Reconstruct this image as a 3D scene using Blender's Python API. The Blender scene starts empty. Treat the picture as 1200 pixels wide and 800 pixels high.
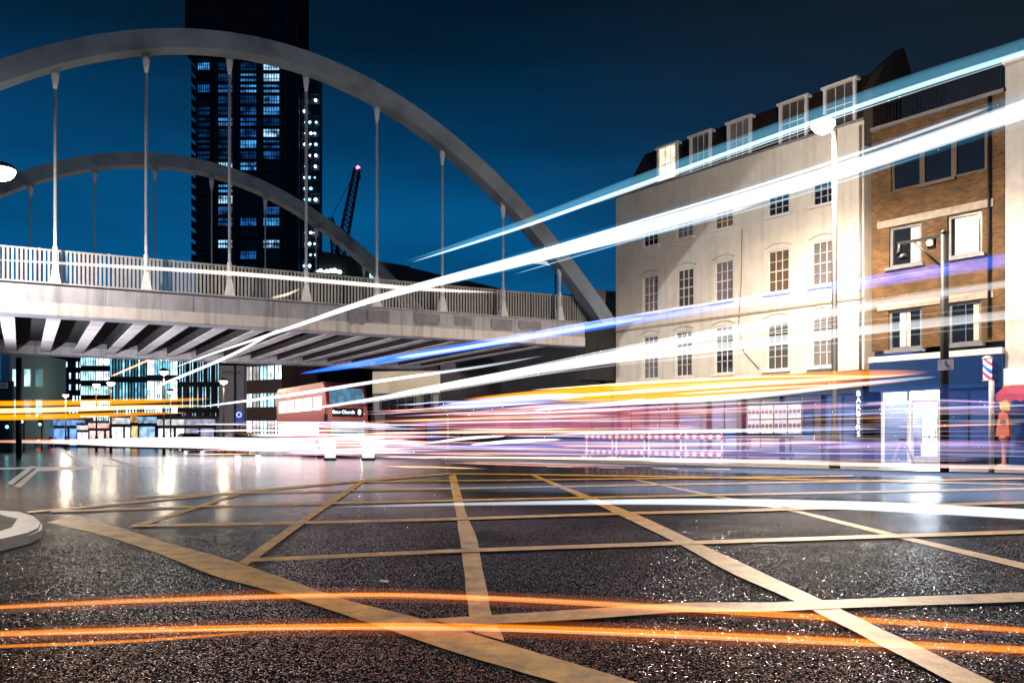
import bpy, bmesh, math, random
from mathutils import Vector, Matrix

# ------------------------------------------------------------------ camera, sky, exposure
SC = bpy.context.scene
COL = SC.collection
F = 933.0; CX = 600.0; HZ = 511.0; CAMH = 1.2
cam = bpy.data.cameras.new('camera'); cam_o = bpy.data.objects.new('camera', cam); COL.objects.link(cam_o)
cam_o.location = (0, 0, CAMH); cam_o.rotation_euler = (math.radians(90), 0, 0)
cam.sensor_width = 36; cam.lens = F / 1200 * 36; cam.shift_y = (HZ - 400) / 1200; cam.clip_end = 3000; cam.clip_start = .05
SC.camera = cam_o
SC.render.engine = 'CYCLES'
SC.cycles.use_denoising = True
SC.cycles.transparent_max_bounces = 64
SC.cycles.max_bounces = 6
SC.cycles.sample_clamp_indirect = 6
SC.cycles.caustics_reflective = False
SC.view_settings.view_transform = 'Standard'
SC.view_settings.look = 'None'
SC.view_settings.exposure = 0
SC.view_settings.gamma = 1

world = bpy.data.worlds.new('World'); SC.world = world; world.use_nodes = True
wn = world.node_tree.nodes; wl = world.node_tree.links
bg = wn['Background']
tc = wn.new('ShaderNodeTexCoord'); sep = wn.new('ShaderNodeSeparateXYZ'); wl.new(tc.outputs['Generated'], sep.inputs[0])
ramp = wn.new('ShaderNodeValToRGB'); wl.new(sep.outputs['Z'], ramp.inputs[0])
el = ramp.color_ramp.elements
el[0].position = 0.0; el[0].color = (.003, .12, .32, 1)
el[1].position = 1.0; el[1].color = (0.001, .002, .004, 1)
for p, c in ((.18, (.001, .102, .28, 1)), (.27, (.0008, .078, .218, 1)), (.35, (.0007, .038, .108, 1)), (.43, (.0006, .014, .036, 1)), (.50, (.0006, .006, .014, 1))):
    e = el.new(p); e.color = c
sky = wn.new('ShaderNodeTexSky'); sky.sky_type = 'NISHITA'; sky.sun_disc = False
sky.sun_elevation = math.radians(-3); sky.sun_rotation = math.radians(-70)      # dusk: the sun is under the horizon, left
skym = wn.new('ShaderNodeVectorMath'); skym.operation = 'SCALE'; skym.inputs['Scale'].default_value = .004
wl.new(sky.outputs[0], skym.inputs[0])
nz = wn.new('ShaderNodeTexNoise'); nz.inputs['Scale'].default_value = 1.6; nz.inputs['Detail'].default_value = 4
mp = wn.new('ShaderNodeMapping'); mp.inputs['Scale'].default_value = (1, 1, 7); wl.new(tc.outputs['Generated'], mp.inputs[0]); wl.new(mp.outputs[0], nz.inputs[0])
# darker, greyer cloud to the right
mr = wn.new('ShaderNodeMapRange'); mr.inputs['From Min'].default_value = 0.0; mr.inputs['From Max'].default_value = .5
mr.inputs['To Min'].default_value = 0; mr.inputs['To Max'].default_value = 1; wl.new(sep.outputs['X'], mr.inputs[0])
mixc = wn.new('ShaderNodeMix'); mixc.data_type = 'RGBA'; wl.new(mr.outputs[0], mixc.inputs['Factor']); wl.new(ramp.outputs[0], mixc.inputs['A'])
mixc.inputs['B'].default_value = (.008, .014, .022, 1)
nmr = wn.new('ShaderNodeMapRange'); nmr.inputs['From Min'].default_value = .3; nmr.inputs['From Max'].default_value = .7; nmr.inputs['To Min'].default_value = .62; nmr.inputs['To Max'].default_value = 1.15
wl.new(nz.outputs[0], nmr.inputs[0])
vm = wn.new('ShaderNodeVectorMath'); vm.operation = 'SCALE'; wl.new(mixc.outputs['Result'], vm.inputs[0]); wl.new(nmr.outputs[0], vm.inputs['Scale'])
va = wn.new('ShaderNodeVectorMath'); wl.new(vm.outputs[0], va.inputs[0]); wl.new(skym.outputs[0], va.inputs[1])
wl.new(va.outputs[0], bg.inputs['Color']); bg.inputs['Strength'].default_value = 1.0

rnd = random.Random(7)
TILT = .66

# ------------------------------------------------------------------ helpers
def tag(o, label=None, cat=None, group=None, kind=None):
    if label: o['label'] = label
    if cat: o['category'] = cat
    if group: o['group'] = group
    if kind: o['kind'] = kind
    return o

def empty(name, loc=(0, 0, 0), rz=0, label=None, cat=None, group=None):
    o = bpy.data.objects.new(name, None); COL.objects.link(o); o.location = loc; o.rotation_euler = (0, 0, rz)
    o.empty_display_size = .3
    return tag(o, label, cat, group)

def copy_tree(o, parent=None):
    c = o.copy(); COL.objects.link(c)
    if parent: c.parent = parent
    for ch in list(o.children): copy_tree(ch, c)
    return c

class MB:
    def __init__(s): s.v = []; s.f = []; s.sm = []
    def add(s, vs, fs, smooth=False):
        b = len(s.v); s.v += [tuple(p) for p in vs]
        for f in fs: s.f.append([b + i for i in f]); s.sm.append(smooth)
        return s
    def box(s, a, b):
        x0, y0, z0 = (min(a[i], b[i]) for i in range(3)); x1, y1, z1 = (max(a[i], b[i]) for i in range(3))
        return s.hexa([(x0, y0, z0), (x1, y0, z0), (x1, y1, z0), (x0, y1, z0), (x0, y0, z1), (x1, y0, z1), (x1, y1, z1), (x0, y1, z1)])
    def hexa(s, p):
        return s.add(p, [(3, 2, 1, 0), (4, 5, 6, 7), (0, 1, 5, 4), (1, 2, 6, 5), (2, 3, 7, 6), (3, 0, 4, 7)])
    def prism(s, poly, vec):
        n = len(poly); vec = Vector(vec); p = [Vector(q) for q in poly]
        return s.add([q for q in p] + [q + vec for q in p], [tuple(range(n))[::-1], tuple(range(n, 2 * n))] + [(i, (i + 1) % n, n + (i + 1) % n, n + i) for i in range(n)])
    def tube(s, pts, r, n=8, smooth=True, r2=None, up=(0, 0, 1)):
        pts = [Vector(p) for p in pts]; m = len(pts)
        rs = r if isinstance(r, (list, tuple)) else [r] * m
        r2s = rs if r2 is None else (r2 if isinstance(r2, (list, tuple)) else [r2] * m)
        vs = []
        for i in range(m):
            t = (pts[min(i + 1, m - 1)] - pts[max(i - 1, 0)])
            t = t.normalized() if t.length > 1e-9 else Vector((0, 0, 1))
            u = Vector(up)
            if abs(t.dot(u)) > .95: u = Vector((1, 0, 0))
            a = t.cross(u).normalized(); b = a.cross(t).normalized()
            for k in range(n):
                th = 2 * math.pi * k / n
                vs.append(pts[i] + a * (rs[i] * math.cos(th)) + b * (r2s[i] * math.sin(th)))
        fs = []
        for i in range(m - 1):
            for k in range(n): fs.append((i * n + k, i * n + (k + 1) % n, (i + 1) * n + (k + 1) % n, (i + 1) * n + k))
        s.add(vs, fs, smooth)
        b = len(s.v) - m * n
        s.f.append([b + k for k in range(n)][::-1]); s.sm.append(False)
        s.f.append([b + (m - 1) * n + k for k in range(n)]); s.sm.append(False)
        return s
    def lathe(s, c, prof, n=16, smooth=True):
        vs = []; c = Vector(c)
        for r, z in prof:
            for k in range(n): vs.append((c.x + r * math.cos(2 * math.pi * k / n), c.y + r * math.sin(2 * math.pi * k / n), c.z + z))
        m = len(prof)
        fs = [(i * n + k, i * n + (k + 1) % n, (i + 1) * n + (k + 1) % n, (i + 1) * n + k) for i in range(m - 1) for k in range(n)]
        fs += [tuple(range(n))[::-1], tuple((m - 1) * n + k for k in range(n))]
        return s.add(vs, fs, smooth)
    def build(s, name, m, parent=None, bevel=0, recalc=True):
        me = bpy.data.meshes.new(name); me.from_pydata(s.v, [], s.f); me.validate()
        for i, p in enumerate(me.polygons):
            if i < len(s.sm): p.use_smooth = s.sm[i]
        if recalc:
            bm = bmesh.new(); bm.from_mesh(me); bmesh.ops.recalc_face_normals(bm, faces=bm.faces[:])
            if bevel: bmesh.ops.bevel(bm, geom=bm.edges[:], offset=bevel, segments=2, affect='EDGES', clamp_overlap=True)
            bm.to_mesh(me); bm.free()
        if m: me.materials.append(m)
        o = bpy.data.objects.new(name, me); COL.objects.link(o)
        if parent: o.parent = parent
        return o

def P3(u, v, Y): return Vector(((u - CX) / F * Y, Y, CAMH + (HZ - v) / F * Y))
def G(u, v, z=0.0):
    Y = (CAMH - z) * F / (v - HZ); return Vector(((u - CX) / F * Y, Y, z))

MATS = {}
def mat(name, base, rough=.6, metal=0, var=.15, scale=6, bump=0, bscale=40, spec=.5, stretch=(1, 1, 1), dirt=None, dscale=1.5, dmin=.5, dmax=.75, streaks=0):
    if name in MATS: return MATS[name]
    m = bpy.data.materials.new(name); m.use_nodes = True; n = m.node_tree.nodes; l = m.node_tree.links
    p = n['Principled BSDF']; p.inputs['Roughness'].default_value = rough; p.inputs['Metallic'].default_value = metal
    p.inputs['Specular IOR Level'].default_value = spec
    t = n.new('ShaderNodeTexCoord'); mp = n.new('ShaderNodeMapping'); mp.inputs['Scale'].default_value = stretch; l.new(t.outputs['Object'], mp.inputs[0])
    nz = n.new('ShaderNodeTexNoise'); nz.inputs['Scale'].default_value = scale; nz.inputs['Detail'].default_value = 5; l.new(mp.outputs[0], nz.inputs[0])
    mr = n.new('ShaderNodeMapRange'); mr.inputs['From Min'].default_value = .3; mr.inputs['From Max'].default_value = .7
    mr.inputs['To Min'].default_value = 1 - var; mr.inputs['To Max'].default_value = 1 + var; l.new(nz.outputs[0], mr.inputs[0])
    vs = n.new('ShaderNodeVectorMath'); vs.operation = 'SCALE'; vs.inputs[0].default_value = base; l.new(mr.outputs[0], vs.inputs['Scale'])
    out = vs.outputs[0]
    if dirt:
        n2 = n.new('ShaderNodeTexNoise'); n2.inputs['Scale'].default_value = dscale; n2.inputs['Detail'].default_value = 6; l.new(mp.outputs[0], n2.inputs[0])
        m2 = n.new('ShaderNodeMapRange'); m2.inputs['From Min'].default_value = dmin; m2.inputs['From Max'].default_value = dmax; l.new(n2.outputs[0], m2.inputs[0])
        mx = n.new('ShaderNodeMix'); mx.data_type = 'RGBA'; l.new(m2.outputs[0], mx.inputs['Factor']); l.new(out, mx.inputs['A']); mx.inputs['B'].default_value = (*dirt, 1)
        out = mx.outputs['Result']
    if streaks:
        m3 = n.new('ShaderNodeMapping'); m3.inputs['Scale'].default_value = (2.6, 2.6, .16); l.new(t.outputs['Object'], m3.inputs[0]); n3 = n.new('ShaderNodeTexNoise'); n3.inputs['Scale'].default_value = 1.6; n3.inputs['Detail'].default_value = 7; l.new(m3.outputs[0], n3.inputs[0])
        r3 = n.new('ShaderNodeMapRange'); r3.inputs['From Min'].default_value = .48; r3.inputs['From Max'].default_value = .68; r3.inputs['To Min'].default_value = 1; r3.inputs['To Max'].default_value = 1 - streaks; l.new(n3.outputs[0], r3.inputs[0])
        v3 = n.new('ShaderNodeVectorMath'); v3.operation = 'SCALE'; l.new(out, v3.inputs[0]); l.new(r3.outputs[0], v3.inputs['Scale']); out = v3.outputs[0]
    l.new(out, p.inputs['Base Color'])
    if bump:
        nb = n.new('ShaderNodeTexNoise'); nb.inputs['Scale'].default_value = bscale; nb.inputs['Detail'].default_value = 3; l.new(t.outputs['Object'], nb.inputs[0])
        b = n.new('ShaderNodeBump'); b.inputs['Strength'].default_value = bump; b.inputs['Distance'].default_value = .02; l.new(nb.outputs[0], b.inputs['Height']); l.new(b.outputs[0], p.inputs['Normal'])
    MATS[name] = m; return m

def glow(name, col, strength, var=0, scale=3):
    if name in MATS: return MATS[name]
    m = bpy.data.materials.new(name); m.use_nodes = True; n = m.node_tree.nodes; l = m.node_tree.links
    p = n['Principled BSDF']; p.inputs['Base Color'].default_value = (*[min(.8, c) for c in col], 1); p.inputs['Roughness'].default_value = .3
    p.inputs['Emission Color'].default_value = (*col, 1); p.inputs['Emission Strength'].default_value = strength
    if var:
        t = n.new('ShaderNodeTexCoord'); nz = n.new('ShaderNodeTexNoise'); nz.inputs['Scale'].default_value = scale; nz.inputs['Detail'].default_value = 3; l.new(t.outputs['Object'], nz.inputs[0])
        mr = n.new('ShaderNodeMapRange'); mr.inputs['From Min'].default_value = .35; mr.inputs['From Max'].default_value = .65; mr.inputs['To Min'].default_value = strength * (1 - var); mr.inputs['To Max'].default_value = strength * (1 + var)
        l.new(nz.outputs[0], mr.inputs[0]); l.new(mr.outputs[0], p.inputs['Emission Strength'])
    MATS[name] = m; return m

def lightgas(col, strength):
    key = 'gas_%s_%s' % (col, round(strength, 3))
    if key in MATS: return MATS[key]
    m = bpy.data.materials.new('light_streak'); m.use_nodes = True; n = m.node_tree.nodes; l = m.node_tree.links
    n.remove(n['Principled BSDF']); e = n.new('ShaderNodeEmission'); e.inputs[0].default_value = (*col, 1); e.inputs[1].default_value = strength
    l.new(e.outputs[0], n['Material Output'].inputs['Volume']); MATS[key] = m; return m

def brickmat(name, c1, c2, mortar, scale=1.0):
    m = bpy.data.materials.new(name); m.use_nodes = True; n = m.node_tree.nodes; l = m.node_tree.links
    p = n['Principled BSDF']; p.inputs['Roughness'].default_value = .8
    t = n.new('ShaderNodeTexCoord'); mp = n.new('ShaderNodeMapping'); mp.inputs['Rotation'].default_value = (math.radians(90), 0, 0); l.new(t.outputs['Object'], mp.inputs[0])
    b = n.new('ShaderNodeTexBrick'); b.inputs['Scale'].default_value = scale; b.inputs['Color1'].default_value = (*c1, 1); b.inputs['Color2'].default_value = (*c2, 1); b.inputs['Mortar'].default_value = (*mortar, 1)
    b.inputs['Brick Width'].default_value = .23; b.inputs['Row Height'].default_value = .078; b.inputs['Mortar Size'].default_value = .011; b.inputs['Bias'].default_value = -.1
    l.new(mp.outputs[0], b.inputs[0])
    nz = n.new('ShaderNodeTexNoise'); nz.inputs['Scale'].default_value = 1.3; nz.inputs['Detail'].default_value = 6; l.new(t.outputs['Object'], nz.inputs[0])
    mr = n.new('ShaderNodeMapRange'); mr.inputs['From Min'].default_value = .3; mr.inputs['From Max'].default_value = .7; mr.inputs['To Min'].default_value = .55; mr.inputs['To Max'].default_value = 1.35; l.new(nz.outputs[0], mr.inputs[0])
    vs = n.new('ShaderNodeVectorMath'); vs.operation = 'SCALE'; l.new(b.outputs[0], vs.inputs[0]); l.new(mr.outputs[0], vs.inputs['Scale']); l.new(vs.outputs[0], p.inputs['Base Color'])
    bp = n.new('ShaderNodeBump'); bp.inputs['Strength'].default_value = .5; bp.inputs['Distance'].default_value = .01; bp.invert = True; l.new(b.outputs['Fac'], bp.inputs['Height']); l.new(bp.outputs[0], p.inputs['Normal'])
    return m

def asphalt(name='wet_asphalt'):
    m = bpy.data.materials.new(name); m.use_nodes = True; n = m.node_tree.nodes; l = m.node_tree.links
    p = n['Principled BSDF']
    t = n.new('ShaderNodeTexCoord')
    v = n.new('ShaderNodeTexVoronoi'); v.inputs['Scale'].default_value = 135; l.new(t.outputs['Object'], v.inputs[0])
    big = n.new('ShaderNodeTexNoise'); big.inputs['Scale'].default_value = .3; big.inputs['Detail'].default_value = 6; l.new(t.outputs['Object'], big.inputs[0])
    # every stone of the surfacing has its own colour and its own tilt under the film of water
    sc = n.new('ShaderNodeSeparateColor'); l.new(v.outputs['Color'], sc.inputs[0])
    mr = n.new('ShaderNodeMapRange'); l.new(sc.outputs[2], mr.inputs[0]); mr.inputs['To Min'].default_value = .002; mr.inputs['To Max'].default_value = .018
    cr = n.new('ShaderNodeCombineColor')
    for i in range(3): l.new(mr.outputs[0], cr.inputs[i])
    l.new(cr.outputs[0], p.inputs['Base Color'])
    sub = n.new('ShaderNodeVectorMath'); sub.operation = 'SUBTRACT'; l.new(v.outputs['Color'], sub.inputs[0]); sub.inputs[1].default_value = (.5, .5, .5)
    tilt = n.new('ShaderNodeVectorMath'); tilt.operation = 'MULTIPLY'; l.new(sub.outputs[0], tilt.inputs[0]); tilt.inputs[1].default_value = (TILT, TILT, 0)
    up = n.new('ShaderNodeVectorMath'); l.new(tilt.outputs[0], up.inputs[0]); up.inputs[1].default_value = (0, 0, 1)
    nn = n.new('ShaderNodeVectorMath'); nn.operation = 'NORMALIZE'; l.new(up.outputs[0], nn.inputs[0])
    l.new(nn.outputs[0], p.inputs['Normal'])
    gl = n.new('ShaderNodeTexVoronoi'); gl.inputs['Scale'].default_value = 135; l.new(t.outputs['Object'], gl.inputs[0]); gs = n.new('ShaderNodeTexWhiteNoise'); l.new(gl.outputs['Position'], gs.inputs[0])
    st = n.new('ShaderNodeMapRange'); st.inputs['From Min'].default_value = .6; st.inputs['From Max'].default_value = .92; st.inputs['To Min'].default_value = .0; st.inputs['To Max'].default_value = .5; l.new(gs.outputs['Value'], st.inputs[0]); wr = n.new('ShaderNodeTexNoise'); wr.inputs['Scale'].default_value = .9; wr.inputs['Detail'].default_value = 7; wr.inputs['Roughness'].default_value = .65; l.new(t.outputs['Object'], wr.inputs[0]); wm = n.new('ShaderNodeMapRange'); wm.inputs['From Min'].default_value = .38; wm.inputs['From Max'].default_value = .6; wm.inputs['To Min'].default_value = .25; wm.inputs['To Max'].default_value = 1.1; l.new(wr.outputs[0], wm.inputs[0]); mu = n.new('ShaderNodeMath'); mu.operation = 'MULTIPLY'; l.new(st.outputs[0], mu.inputs[0]); l.new(wm.outputs[0], mu.inputs[1]); l.new(mu.outputs[0], p.inputs['Specular IOR Level'])
    p.inputs['IOR'].default_value = 1.33
    rr = n.new('ShaderNodeMapRange'); rr.inputs['From Min'].default_value = .35; rr.inputs['From Max'].default_value = .65; rr.inputs['To Min'].default_value = .14; rr.inputs['To Max'].default_value = .22; l.new(big.outputs[0], rr.inputs[0]); l.new(rr.outputs[0], p.inputs['Roughness'])
    # water film: the bus lanes across the junction are polished and hold standing water
    sp = n.new('ShaderNodeSeparateXYZ'); l.new(t.outputs['Object'], sp.inputs[0])
    wob = n.new('ShaderNodeMath'); wob.operation = 'MULTIPLY_ADD'; l.new(big.outputs[0], wob.inputs[0]); wob.inputs[1].default_value = 9; l.new(sp.outputs['Y'], wob.inputs[2])
    cw = n.new('ShaderNodeMapRange'); cw.interpolation_type = 'SMOOTHSTEP'; cw.inputs['From Min'].default_value = 13; cw.inputs['From Max'].default_value = 24; cw.inputs['To Min'].default_value = 0; cw.inputs['To Max'].default_value = .95; l.new(wob.outputs[0], cw.inputs[0]); l.new(cw.outputs[0], p.inputs['Coat Weight'])
    p.inputs['Coat Roughness'].default_value = .2; p.inputs['Coat IOR'].default_value = 1.33
    rip = n.new('ShaderNodeTexNoise'); rip.inputs['Scale'].default_value = 7; rip.inputs['Detail'].default_value = 4; l.new(t.outputs['Object'], rip.inputs[0])
    cb = n.new('ShaderNodeBump'); cb.inputs['Strength'].default_value = .12; cb.inputs['Distance'].default_value = .02; l.new(rip.outputs[0], cb.inputs['Height']); l.new(cb.outputs[0], p.inputs['Coat Normal'])
    return m

def wet_paint(name, c):
    m = bpy.data.materials.new(name); m.use_nodes = True; n = m.node_tree.nodes; l = m.node_tree.links
    p = n['Principled BSDF']; p.inputs['Roughness'].default_value = .4
    t = n.new('ShaderNodeTexCoord'); nz = n.new('ShaderNodeTexNoise'); nz.inputs['Scale'].default_value = 3.5; nz.inputs['Detail'].default_value = 12; nz.inputs['Roughness'].default_value = .78; l.new(t.outputs['Object'], nz.inputs[0])
    r = n.new('ShaderNodeValToRGB'); r.color_ramp.elements[0].position = .33; r.color_ramp.elements[0].color = (*[q * .12 for q in c], 1); e = r.color_ramp.elements.new(.43); e.color = (*[q * .6 for q in c], 1); r.color_ramp.elements[1].position = .62; r.color_ramp.elements[1].color = (*c, 1); l.new(nz.outputs[0], r.inputs[0]); l.new(r.outputs[0], p.inputs['Base Color'])
    n2 = n.new('ShaderNodeTexNoise'); n2.inputs['Scale'].default_value = 90; n2.inputs['Detail'].default_value = 2; l.new(t.outputs['Object'], n2.inputs[0])
    b = n.new('ShaderNodeBump'); b.inputs['Strength'].default_value = .35; b.inputs['Distance'].default_value = .01; l.new(n2.outputs[0], b.inputs['Height']); l.new(b.outputs[0], p.inputs['Normal'])
    return m

def text(body, size, m, parent, loc, rot=(math.pi / 2, 0, 0), ext=.008, name='lettering', align='CENTER', spacing=1):
    c = bpy.data.curves.new(name, 'FONT'); c.body = body; c.size = size; c.extrude = ext; c.align_x = align; c.align_y = 'CENTER'; c.space_line = spacing
    o = bpy.data.objects.new(name, c); COL.objects.link(o)
    dg = bpy.context.evaluated_depsgraph_get(); me = bpy.data.meshes.new_from_object(o.evaluated_get(dg)); bpy.data.objects.remove(o)
    me.materials.clear(); me.materials.append(m)
    o = bpy.data.objects.new(name, me); COL.objects.link(o); o.location = loc; o.rotation_euler = rot
    if parent: o.parent = parent
    return o

# ------------------------------------------------------------------ materials
M_asph = asphalt()
M_yel = wet_paint('yellow_road_paint', (.74, .41, .055))
M_wht = wet_paint('white_road_paint', (.62, .6, .56))
M_pave = mat('paving', (.24, .23, .22), .35, var=.25, scale=9, bump=.2, bscale=30)
M_kerb = mat('kerb_stone', (.2, .2, .21), .4, var=.2, scale=12, bump=.3)
M_white = mat('white_render', (.74, .68, .58), .75, var=.06, scale=2.2, bump=.12, bscale=25, dirt=(.66, .58, .48), dscale=.9, dmin=.5, dmax=.8, streaks=.13)
M_sash = mat('white_joinery', (.75, .73, .71), .45, var=.05)
M_slate = mat('slate', (.03, .02, .014), .5, var=.35, scale=14, bump=.3, bscale=18)
M_dark = mat('dark_paint', (.018, .019, .022), .4, var=.3)
M_black = mat('black_metal', (.005, .005, .006), .6, var=.2)
M_glass = mat('dark_glass', (.012, .014, .018), .05, var=.3, spec=.8)
M_girder = mat('bridge_grey_paint', (.44, .45, .52), .5, var=.08, scale=1.6, dirt=(.34, .34, .38), dscale=.6, dmin=.6, dmax=.75, streaks=.35)
M_strip = mat('bridge_white_paint', (.74, .71, .72), .5, var=.06, scale=1.2, dirt=(.5, .47, .46), dscale=.8, dmin=.6, dmax=.8, streaks=.3)
M_arch = mat('bridge_arch_paint', (.30, .37, .44), .5, var=.12, scale=1.2, dirt=(.14, .16, .19), dscale=.5, dmin=.5, dmax=.7)
M_hang = mat('hanger_paint', (.78, .78, .82), .45, var=.1)
M_rail = mat('railing_paint', (.42, .42, .40), .5, var=.12)
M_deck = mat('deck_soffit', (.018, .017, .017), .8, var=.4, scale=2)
M_beam = mat('beam_paint', (.62, .58, .60), .55, var=.12, scale=1.5, dirt=(.3, .26, .26), dscale=.8, dmin=.55, dmax=.75)
M_conc = mat('concrete', (.24, .23, .225), .8, var=.2, scale=3, bump=.2)
M_lamp = glow('lamp_lens', (1, .87, .66), 55)
M_lampfar = glow('far_lamp_lens', (1, .84, .66), 7)
M_post = mat('post_grey', (.02, .017, .015), .65, metal=.0, var=.15)

# ------------------------------------------------------------------ ground
def sheet(name, poly, z, m, kind='structure', thick=0):
    mb = MB()
    if thick: mb.prism([(p[0], p[1], z - thick) for p in poly], (0, 0, thick))
    else: mb.add([(p[0], p[1], z) for p in poly], [tuple(range(len(poly)))])
    o = mb.build(name, m); tag(o, kind=kind); return o
sheet('road', [(-500, -40), (500, -40), (500, 900), (-500, 900)], 0, M_asph)

def ring(px_left, px_right):
    a = [G(u, v) for u, v in px_left]; b = [G(u, v) for u, v in px_right]
    return a, b
mk = MB()
def strip(l, r, z):
    a, b = ring(l, r); n = min(len(a), len(b))
    mk.add([(p.x, p.y, z) for p in a[:n]] + [(p.x, p.y, z) for p in b[:n]], [(i, i + 1, n + i + 1, n + i) for i in range(n - 1)])
def dense(pts, n):
    # resample a pixel polyline to n points by length
    d = [0]
    for i in range(1, len(pts)): d.append(d[-1] + math.dist(pts[i], pts[i - 1]))
    out = []
    for k in range(n):
        t = d[-1] * k / (n - 1)
        for i in range(1, len(pts)):
            if t <= d[i] + 1e-9:
                q = (t - d[i - 1]) / max(1e-9, d[i] - d[i - 1]); out.append((pts[i - 1][0] + q * (pts[i][0] - pts[i - 1][0]), pts[i - 1][1] + q * (pts[i][1] - pts[i - 1][1]))); break
    return out
def band(l, r, z, n=24):
    L = dense(l, n); R = dense(r, n)
    j = random.Random(int(l[0][0] * 7 + l[0][1]))
    L = [(u + j.uniform(-1, 1) * .004 * (v - HZ), v) for u, v in L]; R = [(u + j.uniform(-1, 1) * .004 * (v - HZ), v) for u, v in R]
    strip(L, R, z)
band([(55, 612), (122, 627), (190, 650), (250, 675), (320, 693), (400, 719), (527, 763), (653, 800), (800, 845)], [(88, 604), (135, 616), (200, 637), (267, 655), (335, 678), (400, 702), (487, 723), (597, 755), (747, 800), (880, 840)], .004, 30)
band([(526, 557), (535, 605), (540, 640), (543, 660), (547, 700), (550, 725), (556, 742)], [(534, 556), (547, 605), (559, 629), (562, 650), (570, 690), (577, 725), (592, 752)], .008)
band([(622, 557), (685, 585), (725, 604), (800, 640), (850, 670), (930, 705), (1113, 800), (1170, 832)], [(628, 557), (705, 587), (760, 609), (812, 634), (900, 675), (953, 700), (1160, 799), (1215, 827)], .012)
band([(420, 565), (382, 589), (300, 645), (280, 660)], [(427, 565), (362, 610), (302, 655), (290, 663)], .0125)
band([(272, 580), (155, 616)], [(281, 580), (165, 617)], .0085)
band([(738, 561), (825, 580), (935, 601), (1050, 630), (1200, 667), (1300, 692)], [(744, 561), (833, 579), (945, 600), (1060, 628), (1200, 660), (1300, 684)], .0045)
def hline(pts, w):
    band([(u, v - w(v) / 2) for u, v in pts], [(u, v + w(v) / 2) for u, v in pts], hline.z, 30); hline.z += .0003
hline.z = .0165
wd = lambda v: .00016 * (v - HZ) ** 2 + .9
hline([(285, 658), (540, 646.5), (900, 634), (1050, 629), (1300, 621)], lambda v: 4.2)
hline([(155, 617), (300, 614.5), (532, 609), (740, 602), (850, 599.5), (1250, 588)], lambda v: 3)
hline([(60, 600), (300, 592), (600, 585.5), (1200, 573)], lambda v: 2.2)
hline([(160, 583), (300, 577.5), (600, 571.5), (900, 566), (1200, 561)], lambda v: 1.7)
hline([(420, 565), (600, 563), (1000, 558)], lambda v: 1.4)
hline([(32, 601), (150, 590), (275, 577.5), (420, 564), (525, 555.5)], lambda v: 2)
hline([(525, 555.5), (600, 556), (800, 559), (1200, 568)], lambda v: 1.5)
band([(497, 728), (667, 717), (800, 708), (900, 708), (973, 705), (1200, 696), (1350, 690)], [(540, 735), (667, 729), (800, 719), (900, 719), (1000, 714), (1200, 707), (1350, 702)], .016, 24)
tag(mk.build('box_junction_marking', M_yel, recalc=False), kind='structure')
mk = MB()
for l, r in (([(60, 520.5), (98, 547)], [(65, 520.5), (106, 549)]), ([(125, 537), (155, 547)], [(130, 536), (160, 546)]), ([(120, 545), (158, 545)], [(120, 546.3), (158, 546.3)]), ([(165, 548), (178, 550)], [(167, 547), (181, 549)]),
             ([(0, 548), (90, 546)], [(0, 550), (90, 547.6)]), ([(45, 548), (110, 546.5)], [(45, 552), (110, 549.6)]), ([(8, 566), (35, 546)], [(14, 568), (42, 546)]), ([(16, 570), (44, 548)], [(24, 571), (50, 547)])):
    strip(l, r, .004 + .0005 * len(mk.v) / 8)
for k in range(9):
    a = 640 + k * 62; strip([(a, 546.6 + k * .9), (a + 30, 547.2 + k * .9)], [(a, 547.6 + k * .9), (a + 30, 548.3 + k * .9)], .0205)
tag(mk.build('lane_marking', M_wht, recalc=False), kind='structure')

# pavement on the far right side with kerb
kerb = [G(u, v) for u, v in ((400, 534), (520, 538.5), (640, 543), (760, 547), (900, 551.5), (1050, 555.5), (1200, 559), (1400, 566))]
AX, AY = 5.6, 42.9
ex, ey = .6316, -.7753
def fac(t, y=0): return (AX + ex * t + .7753 * y, AY + ey * t + .6316 * y)
back = [fac(34, 3), fac(-2, 3), (-14, 76), (-20, 76)]
mb = MB(); poly = [(p.x, p.y, -.05) for p in kerb] + [(b[0], b[1], -.05) for b in back]
inner = []
for i, p in enumerate(kerb):
    q = kerb[max(0, i - 1)]; r = kerb[min(len(kerb) - 1, i + 1)]; t = Vector((r.x - q.x, r.y - q.y)).normalized(); inner.append(Vector((p.x - t.y * .3, p.y + t.x * .3, 0)))
mb.prism([(p.x, p.y, -.05) for p in inner] + [(b[0], b[1], -.05) for b in back], (0, 0, .165))
tag(mb.build('pavement', M_pave), kind='structure')
mb = MB(); n = len(kerb)
for i in range(n - 1):
    a, b, c, d = kerb[i], kerb[i + 1], inner[i + 1], inner[i]
    mb.hexa([(a.x, a.y, -.05), (b.x, b.y, -.05), (c.x, c.y, -.05), (d.x, d.y, -.05), (a.x, a.y, .12), (b.x, b.y, .12), (c.x, c.y, .12), (d.x, d.y, .12)])
tag(mb.build('kerb', M_kerb), kind='structure')
# rounded island at the left edge
isl = [G(u, v, .12) for u, v in ((-60, 596), (0, 597.5), (25, 599), (42, 604), (50, 612), (48, 618), (35, 624), (0, 632), (-60, 644))]
mb = MB(); mb.prism([(p.x, p.y, -.04) for p in isl], (0, 0, .16)); tag(mb.build('traffic_island', M_kerb, bevel=.03), kind='structure')
isl2 = [G(u, v, .12) for u, v in ((-60, 601), (0, 603), (20, 608), (14, 617), (0, 622), (-60, 632))]
mb = MB(); mb.prism([(p.x, p.y, .10) for p in isl2], (0, 0, .026)); tag(mb.build('island_paving', M_conc), kind='structure')

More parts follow.
